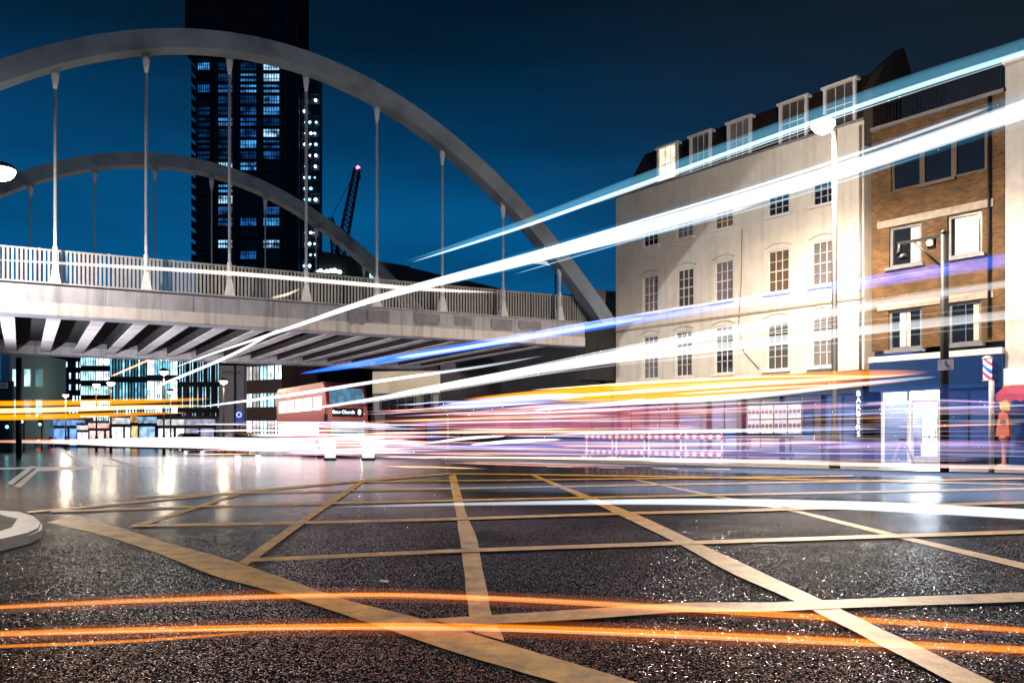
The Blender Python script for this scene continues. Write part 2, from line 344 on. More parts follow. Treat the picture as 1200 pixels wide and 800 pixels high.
# ------------------------------------------------------------------ railway bridge
BP = Vector((-19.74, 30.7, 0)); BD = Vector((.89758, .44085, 0)); BB = Vector((-.5245, .8514, 0)); BW = 17.5
def BR(s, w, z): return BD * s + BB * w + Vector((0, 0, z))
bridge = empty('railway_bridge', BP, 0, 'white steel bowstring arch railway bridge crossing over the road', 'bridge')
def az(s): return 18.70 - .03218 * (s - 9.61) ** 2
AS0, AS1 = -9.4, 28.4
def arch(w0, ds, m):
    mb = MB(); N = 72; rows = []
    for i in range(N + 1):
        s = AS0 + (AS1 - AS0) * i / N; sl = -2 * .03218 * (s - 9.61); t = Vector((1, sl)).normalized(); nrm = Vector((-t.y, t.x))
        z = az(s)
        o_ = (s, z); i_ = (s - nrm.x * .78, z - nrm.y * .78)
        rows.append([BR(o_[0] + ds, w0, o_[1]), BR(o_[0] + ds, w0 + .8, o_[1]), BR(i_[0] + ds, w0 + .8, i_[1]), BR(i_[0] + ds, w0, i_[1])])
    vs = [p for r in rows for p in r]; fs = []
    for i in range(N):
        for k in range(4): fs.append((i * 4 + k, i * 4 + (k + 1) % 4, (i + 1) * 4 + (k + 1) % 4, (i + 1) * 4 + k))
    fs += [(0, 1, 2, 3), (N * 4, N * 4 + 3, N * 4 + 2, N * 4 + 1)]
    mb.add(vs, fs)
    return mb.build('arch', m, bridge)
for w0, ds in ((0, 0), (BW, -.6)):
    a = arch(w0, ds, M_arch)
    # bolted splice plates
    mb = MB()
    for s in (-3.5, 3.2, 9.6, 16.1, 22.8):
        sl = -2 * .03218 * (s - 9.61); t = Vector((1, sl)).normalized(); nr = Vector((-t.y, t.x)); q = []
        for ww in (-.012, .812):
            for a_, b_ in ((-.012, .012), (.012, .012), (.012, -.79), (-.012, -.79)):
                q.append(BR(s + ds + t.x * a_ + nr.x * b_, w0 + ww, az(s) + t.y * a_ + nr.y * b_))
        mb.hexa([q[0], q[1], q[2], q[3], q[4], q[5], q[6], q[7]])
    mb.build('splice_plate', M_arch, a)
HS = [1.86 + 3.31 * k for k in range(-3, 8)] 
def lattice_pts(a, b): return [a, b]
for w0, ds, side in ((0, 0, 0), (BW, -.7, 1)):
    for s in HS:
        if s > 26: continue
        ss = s + ds; zt = az(s) - .8
        if zt < 8.6: continue
        base = 7.26
        mb = MB()
        r = .062 if side == 0 else .05
        mb.tube([BR(ss, w0 + .4, base + .8), BR(ss, w0 + .4, base + 1.5), BR(ss, w0 + .4, base + 1.55), BR(ss, w0 + .4, max(base + 1.7, zt - .9))], [.1, .1, r, r], 10)
        # upper fork: flares into an eye
        if zt > base + 2.4:
            mb.tube([BR(ss, w0 + .4, zt - .9), BR(ss, w0 + .4, zt - .55), BR(ss, w0 + .4, zt - .30), BR(ss, w0 + .4, zt - .18)], [r, .12, .15, .07], 10, r2=[r, .06, .06, .05], up=(BB.x, BB.y, 0))
        h = mb.build('hanger', M_hang, bridge)
        # gusset under the arch
        mb = MB(); mb.prism([BR(ss - .22, w0 + .37, zt + .12), BR(ss + .22, w0 + .37, zt + .12), BR(ss + .13, w0 + .37, zt - .32), BR(ss - .13, w0 + .37, zt - .32)], BB * .06)
        mb.build('gusset', M_arch, h)
        # conical foot
        mb = MB()
        q = []
        for zz, a_, b_ in ((base - .02, .2, .2), (base + .1, .185, .18), (base + .85, .075, .075)):
            q.append([BR(ss - a_, w0 + .4 - b_, zz), BR(ss + a_, w0 + .4 - b_, zz), BR(ss + a_, w0 + .4 + b_, zz), BR(ss - a_, w0 + .4 + b_, zz)])
        mb.hexa(q[0] + q[1]); mb.hexa(q[1] + q[2]); mb.build('foot', M_hang, h)
        if side == 0:
            # rounded stiffener plate on the face of the girder
            pl = [BR(ss - .3, -.012, 7.12)] + [BR(ss - .3 * math.cos(math.pi * k / 8), -.012, 6.75 - .3 * math.sin(math.pi * k / 8)) for k in range(9)] + [BR(ss + .3, -.012, 7.12)]
            mb = MB(); mb.prism(pl, BB * .02); mb.build('stiffener_plate', M_girder, h)
S0, S1 = -22, 26.3
for w0, nm in ((0, 'girder'), (BW, 'girder')):
    mb = MB()
    def bx(s0, s1, wa, wb, z0, z1, mb=mb): mb.hexa([BR(s0, wa, z0), BR(s1, wa, z0), BR(s1, wb, z0), BR(s0, wb, z0), BR(s0, wa, z1), BR(s1, wa, z1), BR(s1, wb, z1), BR(s0, wb, z1)])
    bx(S0, S1, w0, w0 + .75, 6.0, 7.2)
    g = mb.build(nm, M_girder, bridge)
    mb = MB()
    for q in range(-6, 8): bx(3.6 + 3.31 * q - .02, 3.6 + 3.31 * q + .02, w0 - .02, w0 - .003, 6.47, 7.2, mb)
    mb.build('web_stiffener', M_girder, g)
    mb = MB(); bx(S0, S1, w0 - .035, w0 - .003, 6.0, 6.46, mb); mb.build('fascia_strip', M_strip, g)
    if w0 == 0:
        for u0, u1, zz in ((408, 428, 6.35), (430, 456, 6.5), (485, 515, 6.55), (532, 553, 6.6), (575, 600, 6.5), (607, 634, 6.62)):
            def su(u): k = (u - CX) / F; return (k * BP.y - BP.x) / (BD.x - k * BD.y)
            a_, b_ = su(u0), su(u1); e_ = (b_ - a_) * .12
            pl = [BR(a_, -.045, 7.1), BR(b_, -.045, 7.1), BR(b_, -.045, zz + .12), BR(b_ - e_, -.045, zz), BR((a_ + b_) / 2, -.045, zz + .06), BR(a_ + e_, -.045, zz), BR(a_, -.045, zz + .15)]
            mb = MB(); mb.prism(pl, BB * .006); mb.build('paint_patch', mat('patch_grey', (.25, .25, .29), .6, var=.2, scale=4), g)
    mb = MB(); bx(S0, S1, w0 - .09, w0 + .84, 7.203, 7.26, mb); mb.build('top_flange', M_girder, g)
    mb = MB(); bx(S0, S1, w0 - .05, w0 + .8, 5.94, 5.997, mb); mb.build('bottom_flange', M_girder, g)
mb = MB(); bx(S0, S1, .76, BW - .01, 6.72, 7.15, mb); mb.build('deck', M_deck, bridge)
k = 0; s = 1.86 - 1.655 * 14
while s < S1 - .3:
    mb = MB(); bx(s - .26, s + .26, .77, BW - .02, 6.08, 6.127, mb); cbm = mb.build('cross_beam', M_beam, bridge)
    mb = MB(); bx(s - .07, s + .07, .77, BW - .02, 6.13, 6.717, mb); mb.build('web', M_deck, cbm); s += 1.655  # web takes the dark soffit colour, standing in for shade between beams
# parapet railings, panel by panel
def rail_panel(s0, s1, w, m):
    mb = MB(); z0, z1 = 7.42, 8.80
    bx(s0, s1, w, w + .07, z1 - .06, z1, mb); bx(s0, s1, w + .01, w + .06, z0, z0 + .05, mb)
    bx(s0, s0 + .07, w - .02, w + .09, 7.16, z1 + .02, mb)
    x = s0 + .16
    while x < s1 - .05:
        bx(x, x + .085, w + .02, w + .05, z0 + .05, z1 - .06, mb); x += .155
    return mb.build('railing_panel', m, bridge)
s = -16.2
while s < 28.2:
    rail_panel(s, min(s + 2.5, 28.4), 1.1, M_rail); s += 2.5
s = -8
while s < 26:
    rail_panel(s, s + 2.5, BW - .6, M_rail); s += 2.5
M_abut = mat('abutment_dark', (.02, .019, .022), .7, var=.35, scale=2, bump=.2)
mb = MB(); bx(S1 + .003, S1 + 5.2, -.1, .9, 4.2, 7.22, mb); bx(S1 + 1.6, S1 + 6, .95, BW + 3, 3.5, 7.3, mb); ab = mb.build('abutment', M_abut, bridge)
mb = MB(); bx(S1 + .5, S1 + 5.8, 1.2, 1.35, 7.3, 9.3, mb); mb.build('parapet_wall', M_conc, bridge)
# steel pier on the left, out of sight of the road
mb = MB(); bx(-24, -19, .5, BW, -.1, 5.93, mb); mb.build('abutment', M_conc, bridge)

# ------------------------------------------------------------------ facades on the right
FRZ = math.atan2(ey, ex)
def tf(u): k = (u - CX) / F; return (k * AY - AX) / (ex - k * ey)
def fY(u): return AY + ey * tf(u)
def fz(u, v): return CAMH + (HZ - v) / F * fY(u)

def wall_mesh(x0, x1, z0, z1, ops, depth=.14, back=9.0, zback=None):
    xs = sorted({x0, x1, *[o[0] for o in ops], *[o[1] for o in ops]}); zs = sorted({z0, z1, *[o[2] for o in ops], *[o[3] for o in ops]})
    mb = MB()
    for i in range(len(xs) - 1):
        for j in range(len(zs) - 1):
            cx, cz = (xs[i] + xs[i + 1]) / 2, (zs[j] + zs[j + 1]) / 2
            if any(o[0] < cx < o[1] and o[2] < cz < o[3] for o in ops): continue
            mb.add([(xs[i], 0, zs[j]), (xs[i + 1], 0, zs[j]), (xs[i + 1], 0, zs[j + 1]), (xs[i], 0, zs[j + 1])], [(0, 1, 2, 3)])
    for a, b, c, d in ops:
        mb.add([(a, 0, c), (b, 0, c), (b, 0, d), (a, 0, d), (a, depth, c), (b, depth, c), (b, depth, d), (a, depth, d)], [(0, 4, 5, 1), (1, 5, 6, 2), (2, 6, 7, 3), (3, 7, 4, 0)])
    mb.add([(x0, 0, z0), (x1, 0, z0), (x1, 0, z1), (x0, 0, z1), (x0, back, z0), (x1, back, z0), (x1, back, z1), (x0, back, z1)], [(0, 3, 7, 4), (1, 5, 6, 2), (3, 2, 6, 7), (4, 7, 6, 5)])
    return mb

def sash(parent, x0, x1, z0, z1, cols=3, rows=4, y=.06, fm=None, pane=None, sill=True, name='window', bar=.03, border=.07):
    fm = fm or M_sash; pane = pane or M_glass
    mb = MB()
    mb.box((x0, y, z0), (x0 + border, y + .07, z1)); mb.box((x1 - border, y, z0), (x1, y + .07, z1))
    mb.box((x0 + border, y, z0), (x1 - border, y + .07, z0 + border)); mb.box((x0 + border, y, z1 - border), (x1 - border, y + .07, z1))
    w = x1 - x0 - 2 * border; h = z1 - z0 - 2 * border
    zr = [z0 + border + h * j / rows for j in range(rows + 1)]
    for j in range(1, rows):
        t = bar * (1.5 if j == rows // 2 and rows > 2 else .8)
        mb.box((x0 + border, y + .012, zr[j] - t / 2), (x1 - border, y + .06, zr[j] + t / 2))
    for i in range(1, cols):
        xc = x0 + border + w * i / cols
        for j in range(rows):
            e0 = bar * .4 if j == 0 else bar * .8; e1 = bar * .4 if j == rows - 1 else bar * .8
            mb.box((xc - bar * .4, y + .016, zr[j] + (0 if j == 0 else bar * .76)), (xc + bar * .4, y + .056, zr[j + 1] - (0 if j == rows - 1 else bar * .76)))
    wnd = mb.build(name, fm, parent)
    mb = MB(); mb.box((x0 + border * .5, y + .064, z0 + border * .5), (x1 - border * .5, y + .082, z1 - border * .5)); mb.build('pane', pane, wnd)
    if sill:
        mb = MB(); mb.box((x0 - .12, -.14, z0 - .11), (x1 + .12, y - .002, z0 - .003)); mb.build('sill', fm, wnd)
    return wnd

M_panes = [M_glass, glow('dim_pane', (.05, .04, .03), .25, .6, 2.5), glow('blind_pane', (.16, .14, .14), .12, .5, 1.2), glow('brown_pane', (.10, .06, .025), .45, .8, 2)]
M_lit = glow('lit_pane', (1, .82, .58), 1.1, .45, 2.2)
# ---- white rendered house
tA, tB = 0.0, tf(1013) - .02
ZP = 14.0
wh = empty('white_house', (AX, AY, 0), FRZ, 'white rendered four storey house with sash windows and dark mansard roof', 'house')
rows = {3: [(762, 262, 288), (802, 248.5, 281), (848, 234, 269), (912, 216, 251), (965, 201, 236)],
        2: [(762, 324, 368), (803, 315, 361), (848, 305, 352), (912, 292, 341), (964, 279, 331)],
        1: [(762, 392, 444), (801, 388, 440), (848, 383, 438), (911, 373, 433), (964, 369, 430)]}
wid = {762: 9, 801: 10, 802: 10, 803: 10, 848: 11, 911: 13, 912: 13, 964: 13.5, 965: 13.5}
ops = []; meta = []
zrow = {}
for r, L in rows.items():
    zrow[r] = (sum(fz(u, b) for u, t, b in L) / len(L), sum(fz(u, t) for u, t, b in L) / len(L))
print('rows', zrow, 'tB', tB, 'parapet', fz(722, 232), fz(1012, 140), 'course', fz(727, 388), fz(1012, 348), 'base', fz(963, 545))
for r, L in rows.items():
    for u, t, b in L:
        z0, z1 = zrow[r]
        x0, x1 = tf(u - wid[u]), tf(u + wid[u]); ops.append((x0, x1, z0, z1)); meta.append((r, u))
Z1 = zrow[1][0] - .25
wall_mesh(tA, tB, Z1, ZP, ops).build('wall', M_white, wh, recalc=False)
M_patch = mat('cable_grey', (.25, .2, .16), .7)
rw = random.Random(3)
for o, (r, u) in zip(ops, meta):
    pane = M_panes[rw.choice([0, 0, 0, 1, 2])]
    if (r, u) == (2, 848): pane = M_panes[2]
    if (r, u) in ((2, 912), (3, 848)): pane = M_panes[3]
    if r == 1: pane = rw.choice([M_panes[0], M_panes[2], M_panes[1]])
    w = sash(wh, o[0], o[1], o[2], o[3], pane=pane)
    # segmental arch moulding and flat surround
    mb = MB(); xm = (o[0] + o[1]) / 2; hw = (o[1] - o[0]) / 2 + .1; pts = []
    for k in range(9):
        a = -1 + 2 * k / 8; pts.append((xm + a * hw, -.015, o[3] + .10 + .16 * (1 - a * a)))
    mb.tube(pts, .028, 6)
    if r < 3: mb.build('arch_moulding', mat('moulding', (.5, .43, .36), .7), w)
mb = MB(); mb.box((tA, -.07, fz(870, 368) - .05), (tB, -.003, fz(870, 368) + .05)); mb.build('string_course', mat('string_course_stone', (.42, .34, .27), .7, var=.2), wh)
mb = MB(); mb.box((tA - .03, -.05, ZP + .002), (tB, .35, ZP + .1)); mb.build('coping', M_conc, wh)
# cable and downpipe clipped to the wall
mb = MB(); mb.tube([(tf(870), -.03, fz(870, 268)), (tf(869), -.03, fz(869, 330)), (tf(866), -.03, fz(866, 382)), (tf(872), -.03, fz(872, 412)), (tf(890), -.03, fz(890, 432))], .018, 6); mb.build('cable', M_patch, wh)
mb = MB(); mb.tube([(tB - .12, -.07, 13.8), (tB - .12, -.07, Z1)], .055, 8); mb.build('drainpipe', mat('drainpipe_paint', (.3, .26, .23), .5), wh)
# mansard roof
xr0 = tf(735); zr_top = ZP + 2.75
mb = MB()
prof = [(.25, ZP + .11), (.95, ZP + 2.25), (3.6, ZP + 3.0), (8.7, ZP + 2.3), (8.9, ZP + .11)]
x_l, x_r = tA + .25, tB - .05
vs = []
for k, (y, z) in enumerate(prof):
    inset = (0, .95, 1.5, .95, 0)[k]
    vs.append((x_l + inset, y, z)); vs.append((x_r, y, z))
mb.add(vs, [(0, 1, 3, 2), (2, 3, 5, 4), (4, 5, 7, 6), (6, 7, 9, 8), (0, 2, 4, 6, 8), (1, 9, 7, 5, 3), (0, 8, 9, 1)])
roof = mb.build('roof', M_slate, wh)
# humped chimney stub on the left end of the parapet
mb = MB(); mb.box((tA + .02, .5, ZP + .11), (tA + .75, 1.5, ZP + .75)); ch = mb.build('chimney', M_slate, roof)
mb = MB()
for q in (.2, .56): mb.lathe((tA + q, 1.0, ZP + .75), [(.13, 0), (.15, .12), (.12, .32)], 10)
mb.build('chimney_pot', mat('terracotta', (.16, .07, .04), .7), ch)
# firewall rising at the right-hand end
def fl(u, y):   # local x on facade end, solve local y so that the wall end x=tB+dx shows at pixel u
    pass
def y_at(u, x):
    k = (u - CX) / F; bx_, by_ = AX + ex * x, AY + ey * x
    return (k * by_ - bx_) / (.7753 - k * .6316)
xg = tB + .12
gp = []
for u, v in ((1015, 105), (1030, 78), (1053, 58), (1061, 85), (1066, 112)):
    y = max(.02, y_at(u, xg)); Yw = AY + ey * xg + .6316 * y; gp.append((y, CAMH + (HZ - v) / F * Yw))
print('gable', gp)
mb = MB(); mb.prism([(xg - .15, .02, ZP - 1)] + [(xg - .15, y, z) for y, z in gp] + [(xg - .15, gp[-1][0] + .05, ZP - 1)], (.38, 0, 0)); fw = mb.build('firewall', mat('sooty_brick', (.045, .035, .028), .85, var=.4, scale=8, bump=.3), wh)
# dormers
for i, (u0, u1, vt) in enumerate(((767, 790, 181), (805, 829, 163), (849, 876, 146), (910, 942, 121), (962, 999, 97))):
    x0, x1 = tf(u0), tf(u1); uc = (u0 + u1) / 2; zt = ZP + 1.9; z0 = ZP + .16
    d = MB(); d.box((x0 - .10, .14, zt), (x1 + .10, .5, zt + .10)); d.box((x0 - .02, .2, z0), (x0 + .1, .34, zt - .002)); d.box((x1 - .1, .2, z0), (x1 + .02, .34, zt - .002)); d.box((x0 + .102, .26, z0), (x1 - .102, .40, z0 + .08))
    dm = d.build('dormer', M_sash, wh)
    mb = MB(); mb.box((x0 + .0, .345, z0), (x0 + .07, 2.2, zt - .003)); mb.box((x1 - .07, .345, z0), (x1 - .0, 2.2, zt - .003)); mb.build('cheek', M_slate, dm)
    pane = M_lit if i == 0 else (M_panes[2] if i == 2 else M_panes[1])
    # sash of the dormer
    mb = MB(); mb.box((x0 + .105, .31, z0 + .085), (x1 - .105, .33, zt - .005)); mb.build('pane', pane, dm)
    mb = MB(); w = x1 - x0 - .21
    for k in range(1, 3): mb.box((x0 + .105 + w * k / 3 - .012, .28, z0 + .085), (x0 + .105 + w * k / 3 + .012, .306, zt - .01))
    mb.box((x0 + .105, .275, (z0 + zt) / 2 - .02), (x1 - .105, .279, (z0 + zt) / 2 + .025)); mb.build('glazing_bars', M_sash, dm)
# ground floor shopfront of the white house
M_shop = mat('shopfront_dark', (.03, .017, .027), .35, var=.4, scale=2)
M_navy = mat('shop_navy', (.008, .014, .042), .3, var=.3, scale=2)
M_shopglass = glow('shop_window', (.05, .035, .08), .35, .8, 1.1)
M_shopglass2 = glow('shop_window_blue', (.02, .05, .16), .5, .7, .9)
M_redglass = glow('shop_window_red', (.11, .022, .03), .35, .8, 1.3)
mb = MB(); mb.box((tA, .25, .06), (tB, 8.9, Z1 - .003)); gf = mb.build('ground_floor', M_shop, wh)
mb = MB(); mb.box((tA, -.18, Z1 - .95), (tB, .247, Z1 - .004)); fas = mb.build('fascia', M_navy, wh)
nb = 7
for k in range(nb + 1):
    x = tA + (tB - tA) * k / nb
    mb = MB(); mb.box((max(tA, x - .14), -.1, .1), (min(tB, x + .14), .247, Z1 - .953)); mb.box((max(tA, x - .18), -.13, .1), (min(tB, x + .18), -.102, .5)); mb.build('pilaster', M_navy if k % 2 else M_shop, wh)
for k in range(nb):
    xa = tA + (tB - tA) * k / nb + .145; xb = tA + (tB - tA) * (k + 1) / nb - .145
    if k in (2, 5):
        mb = MB(); mb.box((xa, .1, .12), (xb, .16, 2.45)); dr = mb.build('door', M_navy, wh)
        mb = MB(); mb.box((xa + .2, .085, .9), (xb - .2, .098, 2.2)); mb.build('pane', M_shopglass2, dr)
        mb = MB(); mb.box((xb - .12, .04, 1.0), (xb - .08, .098, 1.3)); mb.build('handle', M_sash, dr)
        mb = MB(); mb.box((xa, .1, 2.46), (xb, .15, Z1 - .96)); mb.build('fanlight', M_shopglass, wh)
    else:
        w = MB(); w.box((xa, .02, .12), (xb, .24, .62)); sr = w.build('stallriser', M_shop, wh)
        sash(wh, xa, xb, .63, Z1 - .96, cols=2, rows=1, y=.08, fm=M_navy, pane=(M_redglass, M_shopglass, M_shopglass, M_shopglass2, M_redglass, M_shopglass2, M_shopglass2)[k], sill=False, name='shop_window', bar=.05)

# ---- brick house
bA, bB = tB + .32, tf(1178) - .02
ZB = 13.4
M_brick = brickmat('stock_brick', (.20, .095, .022), (.08, .035, .011), (.13, .085, .045))
M_greyframe = mat('grey_window_frame', (.22, .22, .23), .4)
M_stone = mat('stone_band', (.40, .34, .27), .7, var=.2, scale=5)
br = empty('brick_house', (AX, AY, 0), FRZ, 'yellow brick house with pale stone bands and grey framed windows', 'house')
bo = [(tf(1042), tf(1080), fz(1061, 312), fz(1061, 263)), (tf(1110), tf(1151), fz(1130, 299), fz(1130, 250)),
      (tf(1041), tf(1080), fz(1060, 408), fz(1060, 363)), (tf(1111), tf(1150), fz(1130, 404), fz(1130, 352)),
      (tf(1044), tf(1156), fz(1100, 212), fz(1100, 160))]
# level heights of each pair
for i, j in ((0, 1), (2, 3)):
    z0 = (bo[i][2] + bo[j][2]) / 2; z1 = (bo[i][3] + bo[j][3]) / 2
    bo[i] = (bo[i][0], bo[i][1], z0, z1); bo[j] = (bo[j][0], bo[j][1], z0, z1)
ZB1 = 4.75
print('brick', bo, bA, bB, 'top', fz(1070, 145), fz(1160, 120), 'fascia', fz(1100, 415), fz(1100, 455))
wall_mesh(bA, bB, ZB1, ZB, bo, depth=.18).build('wall', M_brick, br, recalc=False)
M_curt = glow('curtained_pane', (.80, .72, .60), .16, .3, 6)
M_bluep = glow('blue_pane', (.10, .16, .24), .10, .6, 3)
for i, o in enumerate(bo[:4]):
    sash(br, *o, cols=1 if i < 2 else 2, rows=1 if i < 2 else 2, y=.1, fm=M_greyframe, pane=M_glass, name='window', border=.1)
    # curtains hanging inside
    w = br.children[-1]
    mb = MB(); n = 9; xs0, xs1 = ((o[0] + .62 * (o[1] - o[0]), o[1] - .12), (o[0] + .18 * (o[1] - o[0]), o[1] - .16), (o[0] + .3 * (o[1] - o[0]), o[0] + .62 * (o[1] - o[0])), (o[0] + .72 * (o[1] - o[0]), o[1] - .13))[i]
    vs = []
    for k in range(n * 4 + 1):
        x = xs0 + (xs1 - xs0) * k / (n * 4); y = .155 + .008 * math.sin(k * 1.57)
        vs += [(x, y, o[2] + .12), (x, y, o[3] - .12)]
    mb.add(vs, [(2 * k, 2 * k + 2, 2 * k + 3, 2 * k + 1) for k in range(n * 4)]); mb.build('curtain', M_curt, w, recalc=False)
o = bo[4]; third = (o[1] - o[0]) / 3
for k in range(3): sash(br, o[0] + k * third + .003, o[0] + (k + 1) * third - .003, o[2], o[3], cols=1, rows=1, y=.1, fm=mat('brown_frame', (.13, .09, .06), .5), pane=M_glass, sill=(k == 1), name='window', border=.09)
for zc, h in ((bo[0][3] + .17, .28), (bo[2][3] + .15, .26)):
    mb = MB(); mb.box((bA + .25, -.05, zc - h / 2), (bB - .35, -.002, zc + h / 2)); mb.build('stone_band', M_stone, br)
mb = MB(); mb.box((bA, -.12, ZB + .002), (bB, .4, ZB + .14)); mb.build('coping', M_conc, br)
mb = MB(); mb.tube([(tf(1160), -.07, ZB), (tf(1160), -.07, ZB1)], .05, 8); mb.build('drainpipe', M_black, br)
# wall lantern between windows
mb = MB(); x = tf(1092); z = fz(1092, 285); mb.box((x - .14, -.16, z - .15), (x + .14, -.004, z + .15)); wlamp = mb.build('wall_light', M_black, br)
mb = MB(); mb.lathe((x, -.2, z - .1), [(.04, -.02), (.1, 0), (.11, .12), (.05, .2)], 10); mb.build('bulb', glow('wall_light_bulb', (1, .85, .65), 3), wlamp)
# shop under the brick house: bright barber shop
mb = MB(); mb.box((bA, .25, .06), (tf(1031) - .01, 8.9, ZB1 - .003)); mb.box((tf(1102) + .01, .25, .06), (bB, 8.9, ZB1 - .003)); mb.box((tf(1031) - .009, 4.0, .06), (tf(1102) + .009, 8.9, ZB1 - .003)); mb.build('ground_floor', M_navy, br)
M_fasblue = glow('fascia_blue', (.002, .022, .085), .5, .35, .6)
mb = MB(); mb.box((bA, -.22, fz(1100, 456)), (bB, .247, fz(1100, 421))); mb.build('fascia', M_fasblue, br)
mb = MB(); mb.box((bA, -.25, fz(1100, 420)), (bB, .3, fz(1100, 413))); mb.build('cornice', M_sash, br)
xa, xb = tf(1031), tf(1102)
mb = MB(); mb.box((xa, .1, .115), (xa + .08, .24, 3.0)); mb.box((xb - .08, .1, .115), (xb, .24, 3.0)); mb.box((tf(1063) - .05, .1, .115), (tf(1063) + .05, .24, 3.0)); mb.box((xa, .05, 3.002), (xb, .247, fz(1100, 457))); mb.build('shopfront_frame', mat('shopfront_pale', (.55, .55, .58), .4), br)
# shop room: white walls, lit ceiling panel
M_room = mat('shop_room_white', (.8, .82, .85), .6, var=.05)
mb = MB(); mb.box((xa + .002, 3.8, .1), (xb - .002, 3.99, 3.2)); mb.build('shop_back_wall', M_room, br)
mb = MB(); mb.box((xa + .01, .5, 3.05), (xb - .01, 3.7, 3.12)); mb.build('ceiling_light', glow('shop_ceiling_light', (.78, .90, 1), 50), br)
mb = MB(); mb.box((xa + .0, .26, .1), (xb, 3.8, .118)); mb.build('shop_floor', M_room, br)
mb = MB(); mb.box((xa + .09, .16, .13), (tf(1063) - .06, .18, 2.98)); M_clear = bpy.data.materials.new('clear_glass'); M_clear.use_nodes = True
_p = M_clear.node_tree.nodes['Principled BSDF']; _p.inputs['Transmission Weight'].default_value = 1; _p.inputs['Roughness'].default_value = .0; _p.inputs['IOR'].default_value = 1.02
mb.build('shop_window', M_clear, br)
mb = MB()
for k in range(6):
    x = xa + .25 + k * .24; mb.box((x, 3.4, .9), (x + .16, 3.7, 1.3 + .25 * (k % 3))); 
mb.box((xa + .2, 3.2, .12), (xb - .2, 3.75, .88)); mb.build('counter', mat('counter_wood', (.45, .42, .42), .5), br)
mb = MB(); x0, x1 = tf(1064) + .06, xb - .1; mb.box((x0, .12, .12), (x0 + .08, .17, 2.6)); mb.box((x1 - .08, .12, .12), (x1, .17, 2.6)); mb.box((x0 + .08, .12, 2.5), (x1 - .08, .17, 2.6)); mb.box((x0 + .08, .12, .12), (x1 - .08, .17, .45)); mb.box((x0 + .08, .12, 1.15), (x1 - .08, .17, 1.22))
dr = mb.build('door', mat('door_grey', (.4, .4, .44), .4), br)
# navy window to the right of the door with small lit things
sash(br, tf(1106), tf(1162), .7, fz(1100, 457), cols=2, rows=1, y=.09, fm=M_navy, pane=M_shopglass2, sill=False, name='shop_window', bar=.05)
mb = MB(); mb.box((tf(1106), .02, .115), (tf(1162), .24, .69)); mb.build('stallriser', M_navy, br)
# ---- pale house at the far right
rA, rB = bB + .02, tf(1178) + 9
M_pale = mat('pale_render', (.66, .63, .58), .7, var=.08, scale=2, dirt=(.45, .40, .36), dscale=.7, dmin=.5, dmax=.8, streaks=.13)
rh = empty('pale_house', (AX, AY, 0), FRZ, 'pale rendered house at the right edge above the red awning', 'house')
ro = [(rA + 1.05 + 2.4 * i, rA + 2.1 + 2.4 * i, z0, z0 + 1.8) for i in range(3) for z0 in (5.3, 8.6)]
mbw = wall_mesh(rA, rB, 3.6, 14.3, ro, depth=.15); w = mbw.build('wall', M_pale, rh, recalc=False); 
for o in ro: sash(rh, *o, pane=M_glass)
mb = MB(); mb.box((rA - .003, -.3, 14.303), (rB, .3, 14.5)); mb.build('cornice', M_pale, rh)
mb = MB(); mb.box((rA, .25, .06), (rB, 8.9, 3.597)); mb.build('ground_floor', M_navy, rh)
mb = MB(); mb.box((rA + .15, -.1, .12), (rB, .245, .5)); mb.box((rA + .15, .05, .505), (rB, .09, 2.6)); mb.build('shopfront', M_shopglass2, rh)
mb = MB(); mb.box((rA + .003, -.16, 3.0), (rB, .247, 3.594)); mb.build('fascia', glow('fascia_white', (.75, .72, .74), .55), rh)
aw = MB(); za = 3.0; aw.prism([(rA + .05, -.165, za), (rA + .05, -.165, za - .12), (rA + .05, -1.0, za - .42), (rA + .05, -1.0, za - .35)], (5, 0, 0)); awn = aw.build('awning', mat('awning_red', (.35, .03, .05), .6), rh)
mb = MB()
for k in range(16):
    mb.prism([(rA + .05 + k * .31, -1.012, za - .36), (rA + .35 + k * .31, -1.012, za - .36), (rA + .35 + k * .31, -1.012, za - .55), (rA + .20 + k * .31, -1.012, za - .62), (rA + .05 + k * .31, -1.012, za - .55)], (0, .02, 0))
mb.build('valance', mat('valance_red', (.45, .05, .07), .6), awn)

